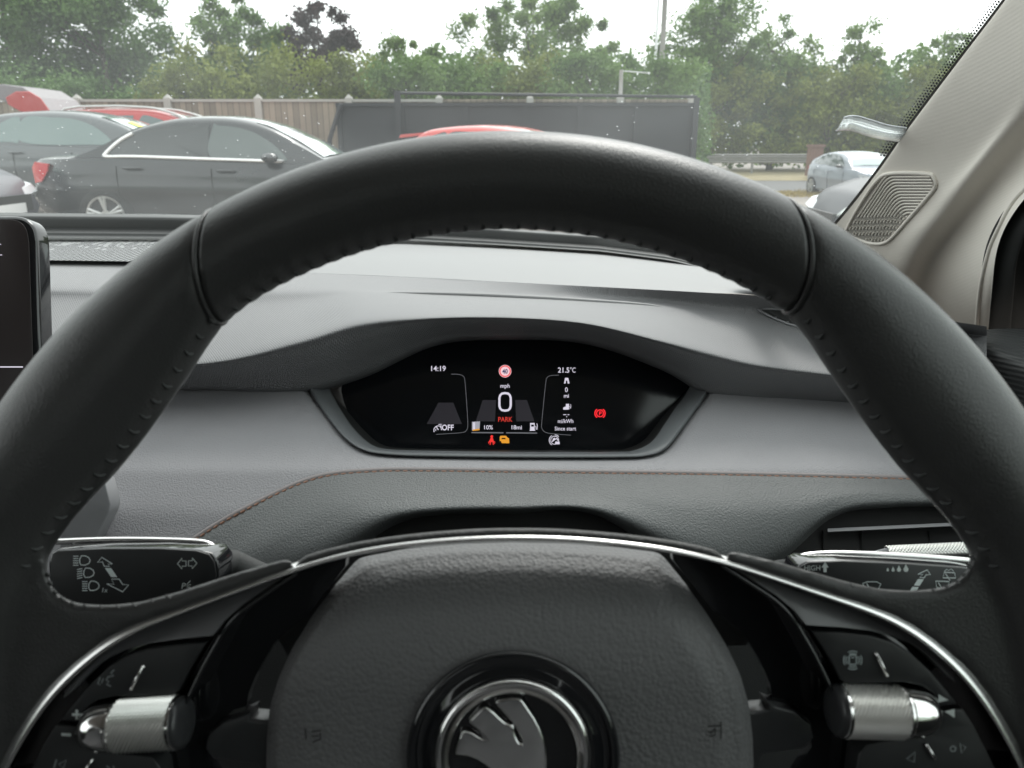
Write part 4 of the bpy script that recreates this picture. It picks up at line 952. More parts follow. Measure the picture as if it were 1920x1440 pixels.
rst = thing('wiper_stalk', P(1650, 1100, .31), 'black wiper stalk reading HIGH with water drop symbols behind the right of the wheel', 'stalk')
RO_ = [(1494, 1078), (1499, 1060), (1515, 1052), (1580, 1050), (1700, 1055), (1800, 1062), (1850, 1068), (1880, 1090), (1870, 1130), (1840, 1150), (1700, 1160), (1560, 1156), (1500, 1130), (1494, 1100)]
fbox('stalk_body', RO_, DL, .015, M['gloss'], rst, .0012)
prism('stalk_face', [(1497, 1079), (1502, 1062), (1517, 1054.5), (1580, 1052.5), (1700, 1057.5), (1800, 1064.5), (1848, 1071), (1876, 1092), (1866, 1128), (1838, 1146), (1700, 1156), (1562, 1152), (1504, 1127), (1497, 1100)], DL - .0006, DL + .0003, M['button'], rst, .0002)
g = G(); g.tube([P(x, y, DL + .012) for x, y in crs([(1500, 1045), (1520, 1040), (1580, 1037.5), (1700, 1042), (1800, 1049), (1850, 1055)], 30)], .0012, 8); g.o('stalk_top_highlight', M['satin_chrome'], rst, smooth=True)  # chrome-coloured bar imitates the highlight on this stalk's top
g = G(); g.tube([P(1510, 1075, DL + .012), P(1470, 1075, DL + .02), P(1400, 1110, DL + .04), P(1270, 1160, DL + .06)], [.006, .006, .009, .012], 12); g.o('stalk_arm', M['dark'], rst, smooth=True)
def z5(p): return [(1440 + x / 4.571, 900 + y / 4.571) for x, y in p]
icon('high_text', M['mark_white'], lambda g: glyphs(g, "HIGH", 1523, 1069.5, 9.5, fl_, wide=.95), rst)
icon('up_arrow', M['mark_white'], lambda g: fill(g, z5([(490, 702), (520, 750), (503, 750), (503, 790), (475, 790), (475, 750), (458, 750)]), fl_), rst)
def drop(g, x, y, s): fill(g, [(x, y - 7 * s), (x + 2.2 * s, y - 2.6 * s), (x + 4.2 * s, y + 1.2 * s), (x + 3.9 * s, y + 4 * s), (x + 1.8 * s, y + 6 * s), (x - 1.8 * s, y + 6 * s), (x - 3.9 * s, y + 4 * s), (x - 4.2 * s, y + 1.2 * s), (x - 2.2 * s, y - 2.6 * s)], fl_)
icon('drop_icons', M['mark_white'], lambda g: [drop(g, x, y, s) for x, y, s in ((1664.5, 1068, .55), (1674.5, 1067.5, .7), (1685.5, 1066.5, .9), (1698.5, 1065.5, 1.12))], rst)
icon('wiper_icon', M['mark'], lambda g: (stroke(g, z5([(810, 888), (850, 872), (930, 872), (968, 892), (945, 935)]), 1.4, fl_), stroke(g, z5([(810, 888), (835, 920)]), 1.4, fl_), stroke(g, z5([(845, 885), (875, 935)]), 1.6, fl_)), rst)
icon('wash_arrow', M['mark'], lambda g: (stroke(g, z5([(1365, 770), (1392, 812), (1355, 812), (1340, 838), (1300, 836), (1328, 808), (1284, 808)]), 1.8, fl_, True), fill(g, z5([(1285, 848), (1335, 850), (1300, 908), (1250, 904)]), fl_), fill(g, z5([(1238, 914), (1292, 918), (1240, 1000), (1190, 990)]), fl_)), rst)
icon('rear_wiper_icons', M['mark'], lambda g: (stroke(g, z5([(1510, 790), (1600, 795), (1608, 840), (1500, 838)]), 1.8, fl_, True), stroke(g, z5([(1512, 784), (1530, 765), (1548, 775), (1570, 762), (1592, 782)]), 1.2, fl_), stroke(g, z5([(1520, 800), (1560, 860)]), 1.4, fl_),
     stroke(g, z5([(1438, 866), (1552, 870), (1545, 925), (1446, 922)]), 1.8, fl_, True), stroke(g, z5([(1460, 880), (1485, 920)]), 1.5, fl_)), rst)
# ================================================================== OUTSIDE
def GP(px, py, Y): return PY(px, py, Y)
def gz(x, y): return -.62 * ss(14, 26, y) * ss(-2, 7, x)
def XY(px, Y, z=1.0):
    """world x of a thing seen at column px, Y metres ahead and z high"""
    d = Y * math.cos(PIT) - (z - CAM.z) * math.sin(PIT); return (px - 960) / FPX * d
def ZY(py, Y): return PY(960, py, Y).z
M['asphalt'] = mat('asphalt', (.23, .205, .185), .9, var=.25, vscale=1.2, bump=('noise', 60, .3))
M['road'] = mat('road_asphalt', (.12, .12, .12), .9, var=.15, vscale=1.5)
M['verge'] = mat('dry_verge', (.26, .22, .13), .95, var=.4, vscale=1.2)
M['wood'] = mat('weathered_boards', (.29, .245, .19), .85, var=.3, vscale=3)
M['concrete'] = mat('concrete', (.40, .39, .36), .85, var=.15, vscale=6)
M['blacksteel'] = mat('black_steel', (.020, .022, .027), .55, var=.3, vscale=1.5)
M['galv'] = mat('galvanised_rail', (.22, .22, .21), .6, metal=.2, var=.15, vscale=2)
M['brick'] = mat('brick_pillar', (.19, .11, .085), .85, var=.3, vscale=9)
M['bark'] = mat('bark', (.09, .075, .06), .9, var=.3, vscale=5)
M['pole'] = mat('pole_grey', (.26, .25, .23), .7, var=.15, vscale=4)
M['whitepole'] = mat('white_pole', (.72, .73, .73), .5)
# board lines on the fence
t = M['wood'].node_tree; b = t.nodes['Principled BSDF']; tc = t.nodes.new("ShaderNodeTexCoord"); sp = t.nodes.new("ShaderNodeSeparateXYZ"); t.links.new(tc.outputs['Object'], sp.inputs[0])
fr = mth('FRACT', mth('MULTIPLY', sp.outputs['X'], 8.3)); fl2 = mth('FLOOR', mth('MULTIPLY', sp.outputs['X'], 8.3))
wn = t.nodes.new("ShaderNodeTexWhiteNoise"); wn.noise_dimensions = '1D'; t.links.new(fl2, wn.inputs['W'])
sc_ = mth('MULTIPLY', mth('ADD', mth('MULTIPLY', wn.outputs['Value'], .45), .62), mth('ADD', mth('MULTIPLY', mth('GREATER_THAN', fr, .1), .6), .4))
src = b.inputs['Base Color'].links[0].from_socket
vm = t.nodes.new("ShaderNodeVectorMath"); vm.operation = 'SCALE'; t.links.new(src, vm.inputs[0]); t.links.new(sc_, vm.inputs['Scale']); t.links.new(vm.outputs[0], b.inputs['Base Color'])

g = G(); xs = [-150, -60] + [-30 + 2 * i for i in range(41)] + [90, 150]; ys = [-40, -5, 0] + [2 + 2 * i for i in range(35)] + [90, 130, 250]
g.grid([[(x, y, gz(x, y)) for x in xs] for y in ys])
tag(g.o('ground', M['asphalt'], None, smooth=True), kind='structure')
g = G(); g.grid([[(x, y, gz(x, y) + .01) for x in [2 + 2 * i for i in range(40)]] for y in (29.5, 31, 33, 35, 37)])
tag(g.o('road', M['road'], None, smooth=True), kind='structure')
g = G(); g.grid([[(x, y, gz(x, y) + h) for x in [2 + 2 * i for i in range(40)]] for y, h in ((37, .02), (37.3, .12), (39, .13), (48, .14))])
tag(g.o('verge', M['verge'], None, smooth=True), kind='structure')
g = G()
for i in range(1500):
    a = rnd.uniform(0, 6.28); r_ = rnd.random() ** .5; x = XY(1478, 29.5) + r_ * math.cos(a) * 1.9; y = 27.6 + r_ * math.sin(a) * 1.3; h = rnd.uniform(.05, .22) * (1.2 - r_); q = rnd.uniform(0, 3.14)
    z = gz(x, y); dx, dy = .03 * math.cos(q), .03 * math.sin(q); g.add([(x - dx, y - dy, z), (x + dx, y + dy, z), (x + rnd.uniform(-.06, .06), y + rnd.uniform(-.06, .06), z + h)], [(0, 1, 2)])
tag(g.o('dry_grass', mat('dry_grass', (.42, .33, .14), .9), None), 'patch of short dry yellow grass beside the road near the silver car', 'grass', kind='stuff')

# ---- wooden fence with concrete posts
YF = 16.6; px0 = [-340, -173, -6, 160, 327, 493, 660, 826, 993, 1159, 1290]
fence = thing('wooden_fence', (XY(300, YF), YF, 0), 'weathered close board wooden fence with pale concrete posts behind the parked cars', 'fence')
ztop = ZY(191, YF)
for i, a in enumerate(px0):
    x = XY(a, YF); g = G(); zt = ZY(176, YF)
    g.add([(x - .07, YF - .07, 0), (x + .07, YF - .07, 0), (x + .07, YF + .07, 0), (x - .07, YF + .07, 0), (x - .07, YF - .07, zt - .08), (x + .07, YF - .07, zt - .08), (x + .07, YF + .07, zt - .08), (x - .07, YF + .07, zt - .08), (x, YF, zt)],
          [(0, 1, 5, 4), (1, 2, 6, 5), (2, 3, 7, 6), (3, 0, 4, 7), (4, 5, 8), (5, 6, 8), (6, 7, 8), (7, 4, 8)]); g.o('concrete_post', M['concrete'], fence)
    if i < len(px0) - 1:
        x2 = XY(px0[i + 1], YF); g = G(); g.box((x + .075, YF - .015, .15), (x2 - .075, YF + .015, ztop)); g.o('board_panel', M['wood'], fence)
        g = G(); dr = rnd.uniform(-.03, .03); g.box((x + .075, YF - .045, ztop - .0), (x2 - .075, YF + .03, ztop + .05)); g.o('cap_rail', M['concrete'] if i < 7 else M['wood'], fence)
        g = G(); g.box((x + .075, YF - .03, .0), (x2 - .075, YF + .03, .149)); g.o('gravel_board', M['concrete'], fence)
# ---- black steel gate
YG = 15.9
gate = thing('black_gate', (XY(960, YG), YG, 0), 'tall black sheet steel gate with overhead rail in front of the hedge', 'gate')
gx = lambda p: XY(p, YG)
zt, zu = ZY(193, YG), ZY(175, YG)
bays = [640, 757, 875, 985, 1085, 1190, 1300]
for a, b_ in zip(bays, bays[1:]):
    g = G(); g.box((gx(a) + .04, YG, .12), (gx(b_) - .04, YG + .02, zt - .06)); g.o('steel_panel', M['blacksteel'], gate)
for a in bays:
    g = G(); g.box((gx(a) - .045, YG - .05, 0), (gx(a) + .045, YG + .05, zt - .061)); g.o('gate_upright', M['blacksteel'], gate)
g = G(); g.box((gx(640) - .05, YG - .06, zt - .06), (gx(1304), YG + .06, zt)); g.o('top_rail', M['blacksteel'], gate)
g = G(); g.box((gx(745), YG - .12, 0), (gx(756), YG - .055, zu + .04)); g.o('guide_post', M['blacksteel'], gate)
g = G(); g.box((gx(1293), YG - .12, 0), (gx(1303), YG - .062, ZY(183, YG))); g.o('guide_post', M['blacksteel'], gate)
g = G(); g.tube([(gx(752), YG - .09, zu), (gx(1298), YG - .09, ZY(182, YG))], .028, 8); g.o('overhead_rail', M['blacksteel'], gate, smooth=True)
g = G(); g.tube([(gx(648), YG - .12, zt - .02), (gx(636), YG - .12, ZY(225, YG)), (gx(622), YG - .12, ZY(262, YG)), (gx(618), YG - .12, 0)], .045, 8); g.o('brace', M['blacksteel'], gate)

# ---- car builder -------------------------------------------------
def car(name, label, cat, loc, rz, L, Wd, prof, paint, wheels, win, belt=None, chrome=True, group=None, spoiler=False, open_gate=False, det=True, hood_z=None, tint=(.10, .13, .13), rails=False):
    """prof: (x, z) of the body's top line without roof; roof: prof['roof']; x from the rear bumper"""
    top, roof = prof['deck'], prof['roof']
    root = thing(name, loc, label, cat, group, rz)
    hw = Wd / 2
    def plan(x):
        e = min(x, L - x); return hw * (1 - .30 * (1 - ss(0, .75, e)) ** 1.6)
    def zd(x): return interp(top, x)
    g = G(); rows = []; n = 70
    for i in range(n + 1):
        x = L * i / n; w_ = plan(x); z = zd(x); zb = .20 + .12 * (1 - ss(0, .35, min(x, L - x)))
        e = ss(0, .10, min(x, L - x)); zz = lambda a: zb + (z - zb) * a
        sec = [(0, zb), (w_ * .9, zb), (w_ * .95, zb + .05), (w_ * .955, zz(.28)), (w_ * .985, zz(.48)), (w_, zz(.56)), (w_ * .985, zz(.62)), (w_ * .985, zz(.74)), (w_ * .965, zz(.88)), (w_ * .925, zz(.975)), (w_ * .86, z + .002), (w_ * .5, z + .018), (0, z + .025)]
        sec = [(a * lerp(.93, 1, e), .55 + (c - .55) * lerp(.75, 1, e)) for a, c in sec]
        sec += [(-a, c) for a, c in sec[-2:0:-1]]
        rows.append([(x, a, c) for a, c in sec])
    g.grid(rows, True); m_ = len(rows[0]); g.f.append(tuple(range(m_))); g.f.append(tuple(n * m_ + k for k in range(m_ - 1, -1, -1)))
    body = g.o('body', paint, root, smooth=True, world=False, fix=True, sharp=40)
    # wheel arches cut out of the body
    cg = G()
    for wx, wr in wheels:
        cg.cyl((wx, 0, wr + .01), (0, 1, 0), wr + .045, Wd + 1, 28)
    cut = cg.o('cutter', M['dark'], None, world=False, fix=True)
    md = body.modifiers.new("c", 'BOOLEAN'); md.object = cut; md.operation = 'DIFFERENCE'; md.solver = 'EXACT'
    bake(body)
    bpy.data.objects.remove(cut)
    gg = G(); gg.box((wheels[0][0] - .5, -hw * .70, .25), (wheels[1][0] + .5, hw * .70, .70)); gg.o('underbody', M['dark'], root, world=False)
    # cabin
    x0, x1 = roof[0][0], roof[-1][0]; zb_ = lambda x: zd(x) - .01
    def zr(x): return interp(roof, x)
    def side(x, z):
        wb_ = plan(x) * .90; return wb_ - max(0, z - zb_(x)) * .42
    rsm = crs(roof, 60)
    g = G(); rows = []
    for x, z in rsm:
        zb2 = zb_(x); z = max(z, zb2 + .003); hh = z - zb2
        s = [(side(x, zb2), zb2), (side(x, zb2 + hh * .3), zb2 + hh * .3), (side(x, zb2 + hh * .6), zb2 + hh * .6), (side(x, zb2 + hh * .86), zb2 + hh * .86), (side(x, z) - .035, z - .02 * min(1, hh * 4)), (side(x, z) - .12, z), (side(x, z) * .45, z + .02 * min(1, hh * 3)), (0, z + .03 * min(1, hh * 3))]
        s += [(-a, c) for a, c in s[-2::-1]]
        rows.append([(x, a, c) for a, c in s])
    g.grid(rows); rf = g.o('roof_shell', paint, root, smooth=True, world=False, sharp=50)
    wm = M.setdefault('carglass%s' % (tint,), mat('car_glass', tint, .06, coat=1))
    # side windows
    for sgn in (-1, 1):
        for wi, poly in enumerate(win):
            pl = crs(poly, max(24, len(poly) * 6), True) if len(poly) > 4 else dens2(poly)
            g = G(); cx = sum(p[0] for p in pl) / len(pl); cz = sum(p[1] for p in pl) / len(pl)
            vs = [(cx, sgn * (side(cx, cz) + .008), cz)] + [(x, sgn * (side(x, z) + .008), z) for x, z in pl]
            k = len(pl); g.add(vs, [((0, i + 1, (i + 1) % k + 1) if sgn < 0 else (0, (i + 1) % k + 1, i + 1)) for i in range(k)])
            wo_ = g.o('side_window', M.setdefault('front_glass', mat('front_side_glass', (.075, .095, .092), .06, coat=1)) if (name == 'parked_sedan' and wi == 1) else wm, root, world=False)
        if chrome:
            g = G(); pth = belt; g.tube([(x, sgn * (side(x, z) + .014), z) for x, z in pth], .024, 6, squash=1); g.o('window_trim', M['satin_chrome'], root, smooth=True, world=False)
    # windscreen and rear glass follow the roof shell
    def pane(nm, xa, xb, inset):
        g = G(); rr = []
        for i in range(13):
            x = lerp(xa, xb, i / 12); z = max(zr(x), zb_(x)); w_ = side(x, z) - inset
            rr.append([(x, w_ * u_, z + .012 + (.03 * (1 - abs(u_)) if abs(u_) > .5 else .02)) for u_ in (-1, -.75, -.5, 0, .5, .75, 1)])
        g.grid(rr); return g.o(nm, wm if nm == 'rear_window' else M.setdefault('cws', mat('car_windscreen', (.30, .40, .38), .12, coat=1)), root, smooth=True, world=False)
    pane('windscreen', prof['ws'][0], prof['ws'][1], .10)
    if not open_gate: pane('rear_window', prof['rw'][0], prof['rw'][1], .12)
    # wheels
    for wx, wr in wheels:
        for sgn in (-1, 1):
            yy = sgn * (hw - .115)
            g = G(); R_ = [(wr * .66, .10), (wr * .70, .11), (wr * .93, .105), (wr, .07), (wr, -.07), (wr * .93, -.105), (wr * .66, -.10)]
            g.grid([[(wx + r * math.cos(a), yy + sgn * o_, wr + r * math.sin(a)) for a in [2 * math.pi * k / 32 for k in range(32)]] for r, o_ in R_ + R_[:1]], True)
            wl = g.o('wheel', M['tyre'], root, smooth=True, world=False)
            g = G(); g.grid([[(wx + r * math.cos(a), yy + sgn * o_, wr + r * math.sin(a)) for a in [2 * math.pi * k / 32 for k in range(32)]] for r, o_ in ((wr * .70, .10), (wr * .68, .112), (wr * .62, .105), (wr * .60, .05))], True)
            for s5 in range(5):
                a = 2 * math.pi * s5 / 5 + .4
                for da in (-.13, .13):
                    g.tube([(wx + .05 * math.cos(a), yy + sgn * .085, wr + .05 * math.sin(a)), (wx + wr * .64 * math.cos(a + da), yy + sgn * .10, wr + wr * .64 * math.sin(a + da))], .02, 6)
            g.cyl((wx, yy + sgn * .085, wr), (0, 1, 0), .06, .03, 16); g.o('rim', M['alloy'], wl, world=False)
            g = G(); g.cyl((wx, yy, wr), (0, 1, 0), wr * .62, .06, 24); g.o('brake_disc', M['dark'], wl, world=False)
    # lights
    for sgn in (-1, 1):
        zt_ = zd(.25)
        g = G(); pts = [(.02, zt_ - .12), (.10, zt_ - .05), (.34, zt_ - .07), (.30, zt_ - .16), (.16, zt_ - .28), (.03, zt_ - .30)]
        k = len(pts); g.add([(x, sgn * (plan(x) * lerp(.93, 1, ss(0, .1, x)) + .012), z) for x, z in pts] + [(x, sgn * (plan(x) - .18), z) for x, z in pts], [tuple(range(k)) if sgn < 0 else tuple(range(k))[::-1], tuple(range(k, 2 * k))] + [(i, (i + 1) % k, k + (i + 1) % k, k + i) for i in range(k)])
        g.o('tail_light', M['taillight'], root, world=False, fix=True)
        zf = zd(L - .35); pts = [(L - .03, zf - .20), (L - .10, zf - .12), (L - .5, zf - .045), (L - .62, zf - .06), (L - .40, zf - .18), (L - .08, zf - .27)]
        k = len(pts); g = G(); g.add([(x, sgn * (plan(x) + .010), z) for x, z in pts] + [(x, sgn * (plan(x) - .22), z - .045) for x, z in pts], [tuple(range(k)), tuple(range(k, 2 * k))] + [(i, (i + 1) % k, k + (i + 1) % k, k + i) for i in range(k)])
        g.o('headlight', M['headlight'], root, world=False, fix=True)
        # door mirror
        mx_ = prof['mirror']; mz = zd(mx_) + .05; my = side(mx_, mz)
        g = G(); g.grid([[(mx_ + .10 * a * c_ - .02 * (1 - c_), sgn * (my + .14 + .10 * math.sin(q)), mz + .06 * c_ * s_) for a, s_ in [(math.cos(t_), math.sin(t_)) for t_ in [2 * math.pi * k / 12 for k in range(12)]]] for q, c_ in [(-1.3, .35), (-.8, .8), (0, 1), (.8, .8), (1.4, .2)]], True)
        g.box((mx_ - .03, min(sgn * my, sgn * (my + .08)), mz - .05), (mx_ + .05, max(sgn * my, sgn * (my + .08)), mz - .02))
        g.o('door_mirror', M['mirror'], root, smooth=True, world=False, fix=True)
        if det:
            for hx in prof['handles']:
                zz_ = zd(hx) * .86 + .02; y_ = plan(hx) * .985 + .012
                g = G(); g.tube([(hx - .10, sgn * y_, zz_), (hx - .07, sgn * (y_ + .025), zz_), (hx + .07, sgn * (y_ + .025), zz_), (hx + .10, sgn * y_, zz_)], .016, 6); g.o('door_handle', paint, root, smooth=True, world=False)
            for dx_ in prof['seams']:
                g = G(); g.tube([(dx_, sgn * (plan(dx_) * q + .001), z) for q, z in ((.955, .30), (.97, .45), (.995, .62), (.985, .72), (.992, .80), (.97, zd(dx_) * .90))], .006, 5); g.o('door_gap', M['dark'], root, world=False)
    # bumper details: number plate recess and grille
    g = G(); g.box((L - .03, -.42, .42), (L + .012, .42, .60)); g.o('front_grille', M['dark'], root, world=False)
    g = G(); g.box((-.014, -.26, .58), (.03, .26, .69)); g.o('rear_plate', M['plate'], root, world=False)
    g = G(); g.box((L + .013, -.26, .40), (L + .025, .26, .51)); g.o('front_plate', M['platew'], root, world=False)
    if spoiler:
        xs_ = roof[1][0]; g = G(); z = zr(xs_ + .15)
        g.add([(xs_ - .25, -.52, z - .03), (xs_ + .25, -.56, z + .01), (xs_ + .25, .56, z + .01), (xs_ - .25, .52, z - .03), (xs_ - .22, -.52, z + .02), (xs_ + .25, -.56, z + .05), (xs_ + .25, .56, z + .05), (xs_ - .22, .52, z + .02)],
              [(0, 3, 2, 1), (4, 5, 6, 7), (0, 1, 5, 4), (1, 2, 6, 5), (2, 3, 7, 6), (3, 0, 4, 7)]); g.o('roof_spoiler', paint, root, world=False)
    if rails:
        for sgn in (-1, 1):
            pts = [(x, sgn * (side(x, zr(x)) - .06), zr(x) + .05) for x in [lerp(roof[2][0] + .1, roof[-3][0] + .1, i / 14) for i in range(15)]]
            pts = [(pts[0][0] - .05, pts[0][1], pts[0][2] - .05)] + pts + [(pts[-1][0] + .05, pts[-1][1], pts[-1][2] - .05)]
            g = G(); g.tube(pts, .022, 8); g.o('roof_rail', M['alloy'], root, smooth=True, world=False)
    return root, side, zr, plan
def dens2(p):
    out = []
    for a, b in zip(p, p[1:] + p[:1]):
        for i in range(6): out.append((lerp(a[0], b[0], i / 6), lerp(a[1], b[1], i / 6)))
    return out
def paint(name, c, r=.28, k=.8): return mat(name, c, r, coat=k, var=.04, vscale=2)
M['tyre'] = mat('tyre_rubber', (.02, .02, .02), .85); M['alloy'] = mat('alloy', (.55, .55, .54), .35, metal=.7); M['taillight'] = mat('tail_lamp_red', (.7, .02, .02), .15, coat=1)
M['headlight'] = mat('headlamp_lens', (.62, .66, .68), .12, coat=1); M['mirror'] = mat('mirror_housing', (.02, .021, .024), .25, coat=1); M['plate'] = mat('plate_yellow', (.6, .45, .06), .5); M['platew'] = mat('plate_white', (.7, .7, .7), .5)
SED = dict(deck=[(0, .80), (.06, .98), (.25, 1.00), (.9, 1.015), (1.6, 1.0), (2.6, .965), (3.4, .94), (3.8, .95), (4.3, .88), (4.72, .76), (4.88, .62), (4.92, .5)],
           roof=[(.62, .99), (.95, 1.13), (1.32, 1.32), (1.75, 1.435), (2.2, 1.465), (2.6, 1.44), (2.95, 1.35), (3.3, 1.18), (3.66, .96)], ws=(2.78, 3.60), rw=(.80, 1.42), mirror=3.02, handles=(1.38, 2.48), seams=(1.18, 2.30, 3.36))
YS = 9.4
sed_win = [[(1.08, 1.03), (1.12, 1.09), (1.24, 1.20), (1.42, 1.295), (1.70, 1.345), (2.02, 1.365), (2.20, 1.365), (2.25, 1.35), (2.25, 1.0), (2.2, .99)],
           [(2.31, .99), (2.30, 1.36), (2.36, 1.365), (2.6, 1.34), (2.82, 1.27), (3.02, 1.15), (3.16, 1.02), (3.18, .975), (3.1, .965)]]
xr = XY(46, YS, .8) - .10
car('parked_sedan', 'black sedan with chrome window trim parked side-on beyond the windscreen', 'car', (xr, YS + .93, -.0), 0, 4.92, 1.86, SED, paint('black_paint', (.010, .012, .015)), ((.98, .335), (3.92, .335)), sed_win,
    belt=crs([(1.36, 1.275), (1.22, 1.20), (1.11, 1.11), (1.04, 1.035), (1.06, 1.012), (1.4, 1.012), (2.3, .982), (3.16, .955)], 50), tint=(.02, .025, .026))
HAT = dict(deck=[(0, .70), (.05, .95), (.3, 1.0), (1.0, 1.0), (2.0, .97), (3.0, .94), (3.5, .90), (3.9, .78), (4.05, .6), (4.1, .5)],
           roof=[(.06, .98), (.30, 1.25), (.55, 1.42), (.95, 1.475), (1.5, 1.49), (2.0, 1.45), (2.4, 1.35), (2.75, 1.20), (3.1, .96)], ws=(2.22, 3.03), rw=(.12, .50), mirror=2.58, handles=(1.0, 2.0), seams=(.95, 1.85, 2.85))
hwin = [[(.50, 1.06), (.60, 1.22), (.82, 1.36), (1.02, 1.385), (1.02, 1.04), (.9, 1.03)], [(1.08, 1.385), (1.5, 1.395), (1.85, 1.37), (2.15, 1.27), (2.4, 1.10), (2.44, 1.0), (2.2, .99), (1.08, 1.03)]]
YH = 12.4
car('parked_hatchback', 'grey hatchback with yellow windscreen sticker parked behind the black sedan', 'car', (XY(-18, YH) - .60, YH + .85, .14), 0, 4.1, 1.74, HAT, paint('grey_paint', (.10, .11, .115)), ((.72, .30), (3.25, .30)), hwin, chrome=False, tint=(.16, .22, .21))
st = bpy.data.objects['parked_hatchback']
g = G(); g.add([(2.52, -.30, 1.335), (2.70, -.30, 1.262), (2.70, -.10, 1.266), (2.52, -.10, 1.340)], [(0, 1, 2, 3)]); g.o('yellow_sticker', mat('yellow_sticker', (.75, .8, .12), .6), st, world=False)
EST = dict(deck=[(0, .70), (.05, .98), (.3, 1.02), (1.0, 1.02), (2.0, 1.0), (3.0, .98), (3.5, .96), (4.1, .86), (4.35, .7), (4.5, .5)],
           roof=[(.10, 1.00), (.25, 1.35), (.40, 1.545), (.8, 1.60), (1.5, 1.61), (2.1, 1.58), (2.5, 1.48), (2.9, 1.30), (3.35, .99)], ws=(2.38, 3.25), rw=(.15, .36), mirror=2.75, handles=(1.0, 2.0), seams=(.95, 1.9, 2.95))
YE = 14.3; redp = paint('red_paint', (.42, .025, .025))
ewin = [[(.45, 1.10), (.55, 1.45), (.95, 1.50), (.95, 1.08)], [(1.02, 1.08), (1.02, 1.50), (1.78, 1.50), (1.78, 1.06)], [(1.92, 1.06), (1.92, 1.48), (2.2, 1.45), (2.5, 1.33), (2.75, 1.15), (2.8, 1.05)]]
er = car('red_estate', 'red estate car with silver roof rails and its tailgate raised', 'car', (XY(92, YE) - .30, YE + .85, .12), 0, 4.5, 1.8, EST, redp, ((.80, .32), (3.5, .32)), ewin, chrome=False, open_gate=True, rails=True)[0]
# raised tailgate, silver-lined with red panel
tgp = [(.32, 1.57), (.16, 1.80), (-.10, 1.97), (-.45, 2.02), (-.78, 2.00), (-1.02, 1.97), (-.80, 1.85), (-.48, 1.74), (-.22, 1.60), (-.05, 1.52), (.18, 1.50)]
def sidepiece(name, pts, y0, y1, m, parent):
    k = len(pts); g = G(); g.add([(x, y0, z) for x, z in pts] + [(x, y1, z) for x, z in pts], [tuple(range(k)), tuple(range(k, 2 * k))] + [(i, (i + 1) % k, k + (i + 1) % k, k + i) for i in range(k)])
    o_ = g.o(name, m, parent, world=False, fix=True); return bev(o_, .02, 3)
tg = sidepiece('tailgate', tgp, -.62, .62, mat('tailgate_lining', (.20, .18, .19), .4), er)
sidepiece('tailgate_corner', [(.335, 1.56), (.20, 1.79), (.02, 1.90), (-.22, 1.90), (-.42, 1.80), (-.40, 1.68), (-.22, 1.57), (.05, 1.505), (.2, 1.49)], -.66, -.6205, redp, tg)
sidepiece('tailgate_edge', [(-.62, 2.035), (-1.06, 2.0), (-1.10, 1.965), (-.84, 1.93), (-.72, 1.86), (-.62, 1.90)], -.66, .64, redp, tg)
g = G(); g.tube([(.30, -.55, 1.45), (-.25, -.58, 1.66)], .02, 6); g.o('gas_strut', M['dark'], er, world=False)
# red hatchback whose roof shows over the wheel
YR = 12.6
RH = dict(HAT); 
car('red_hatchback', 'red hatchback whose roof just shows above the steering wheel rim', 'car', (XY(800, YR, 1.35) - .28, YR + .8, -.09), math.radians(-28), 4.1, 1.74, RH, paint('bright_red_paint', (.55, .03, .02)), ((.72, .30), (3.25, .30)), hwin, chrome=False, spoiler=True, tint=(.03, .035, .035))
# dark car at far left, nose towards the sedan
YD = 8.1
car('dark_coupe', 'dark violet grey car nose with pale headlight at far left edge', 'car', (XY(50, YD, .7) - 4.78, YD + .75, .0), 0, 4.1, 1.74, HAT, paint('violet_grey_paint', (.07, .07, .085), .4, .1), ((.72, .30), (3.25, .30)), hwin, chrome=False, tint=(.05, .06, .06))
# silver car seen from its front corner, right
SUVp = dict(deck=[(0, .70), (.05, 1.0), (.4, 1.04), (1.0, 1.03), (2.0, .98), (3.0, .96), (3.5, .95), (4.15, .84), (4.4, .68), (4.45, .5)],
           roof=[(.25, 1.02), (.6, 1.20), (1.0, 1.36), (1.5, 1.44), (2.0, 1.45), (2.4, 1.40), (2.8, 1.26), (3.25, .97)], ws=(2.3, 3.15), rw=(.4, .95), mirror=2.7, handles=(1.15, 2.1), seams=(1.0, 1.95, 2.95))
swin = [[(.75, 1.09), (.85, 1.18), (1.15, 1.31), (1.5, 1.36), (1.5, 1.04)], [(1.57, 1.04), (1.57, 1.36), (2.0, 1.37), (2.35, 1.30), (2.62, 1.14), (2.72, 1.01)]]
YV = 26.5; hz = math.radians(-84)
silver = paint('silver_blue_paint', (.30, .33, .38), .3)
cx_ = XY(1528, YV); 
car('silver_car', 'silver blue car with pale windscreen seen from its front corner by the road', 'car', (cx_ + 1.2, YV + 2.0, gz(cx_, YV)), hz, 4.45, 1.82, SUVp, silver, ((.85, .32), (3.55, .32)), swin, chrome=False, tint=(.08, .10, .10))
car('dark_car', 'dark car with pale bonnet half hidden behind the pillar, below the silver car', 'car', (XY(1560, 7.6, .8) + 4.33, 8.2, -.12), math.radians(177), 4.1, 1.74, HAT, paint('dark_blue_paint', (.03, .032, .04), .45, .1), ((.72, .30), (3.25, .30)), hwin, chrome=False, tint=(.05, .06, .06))

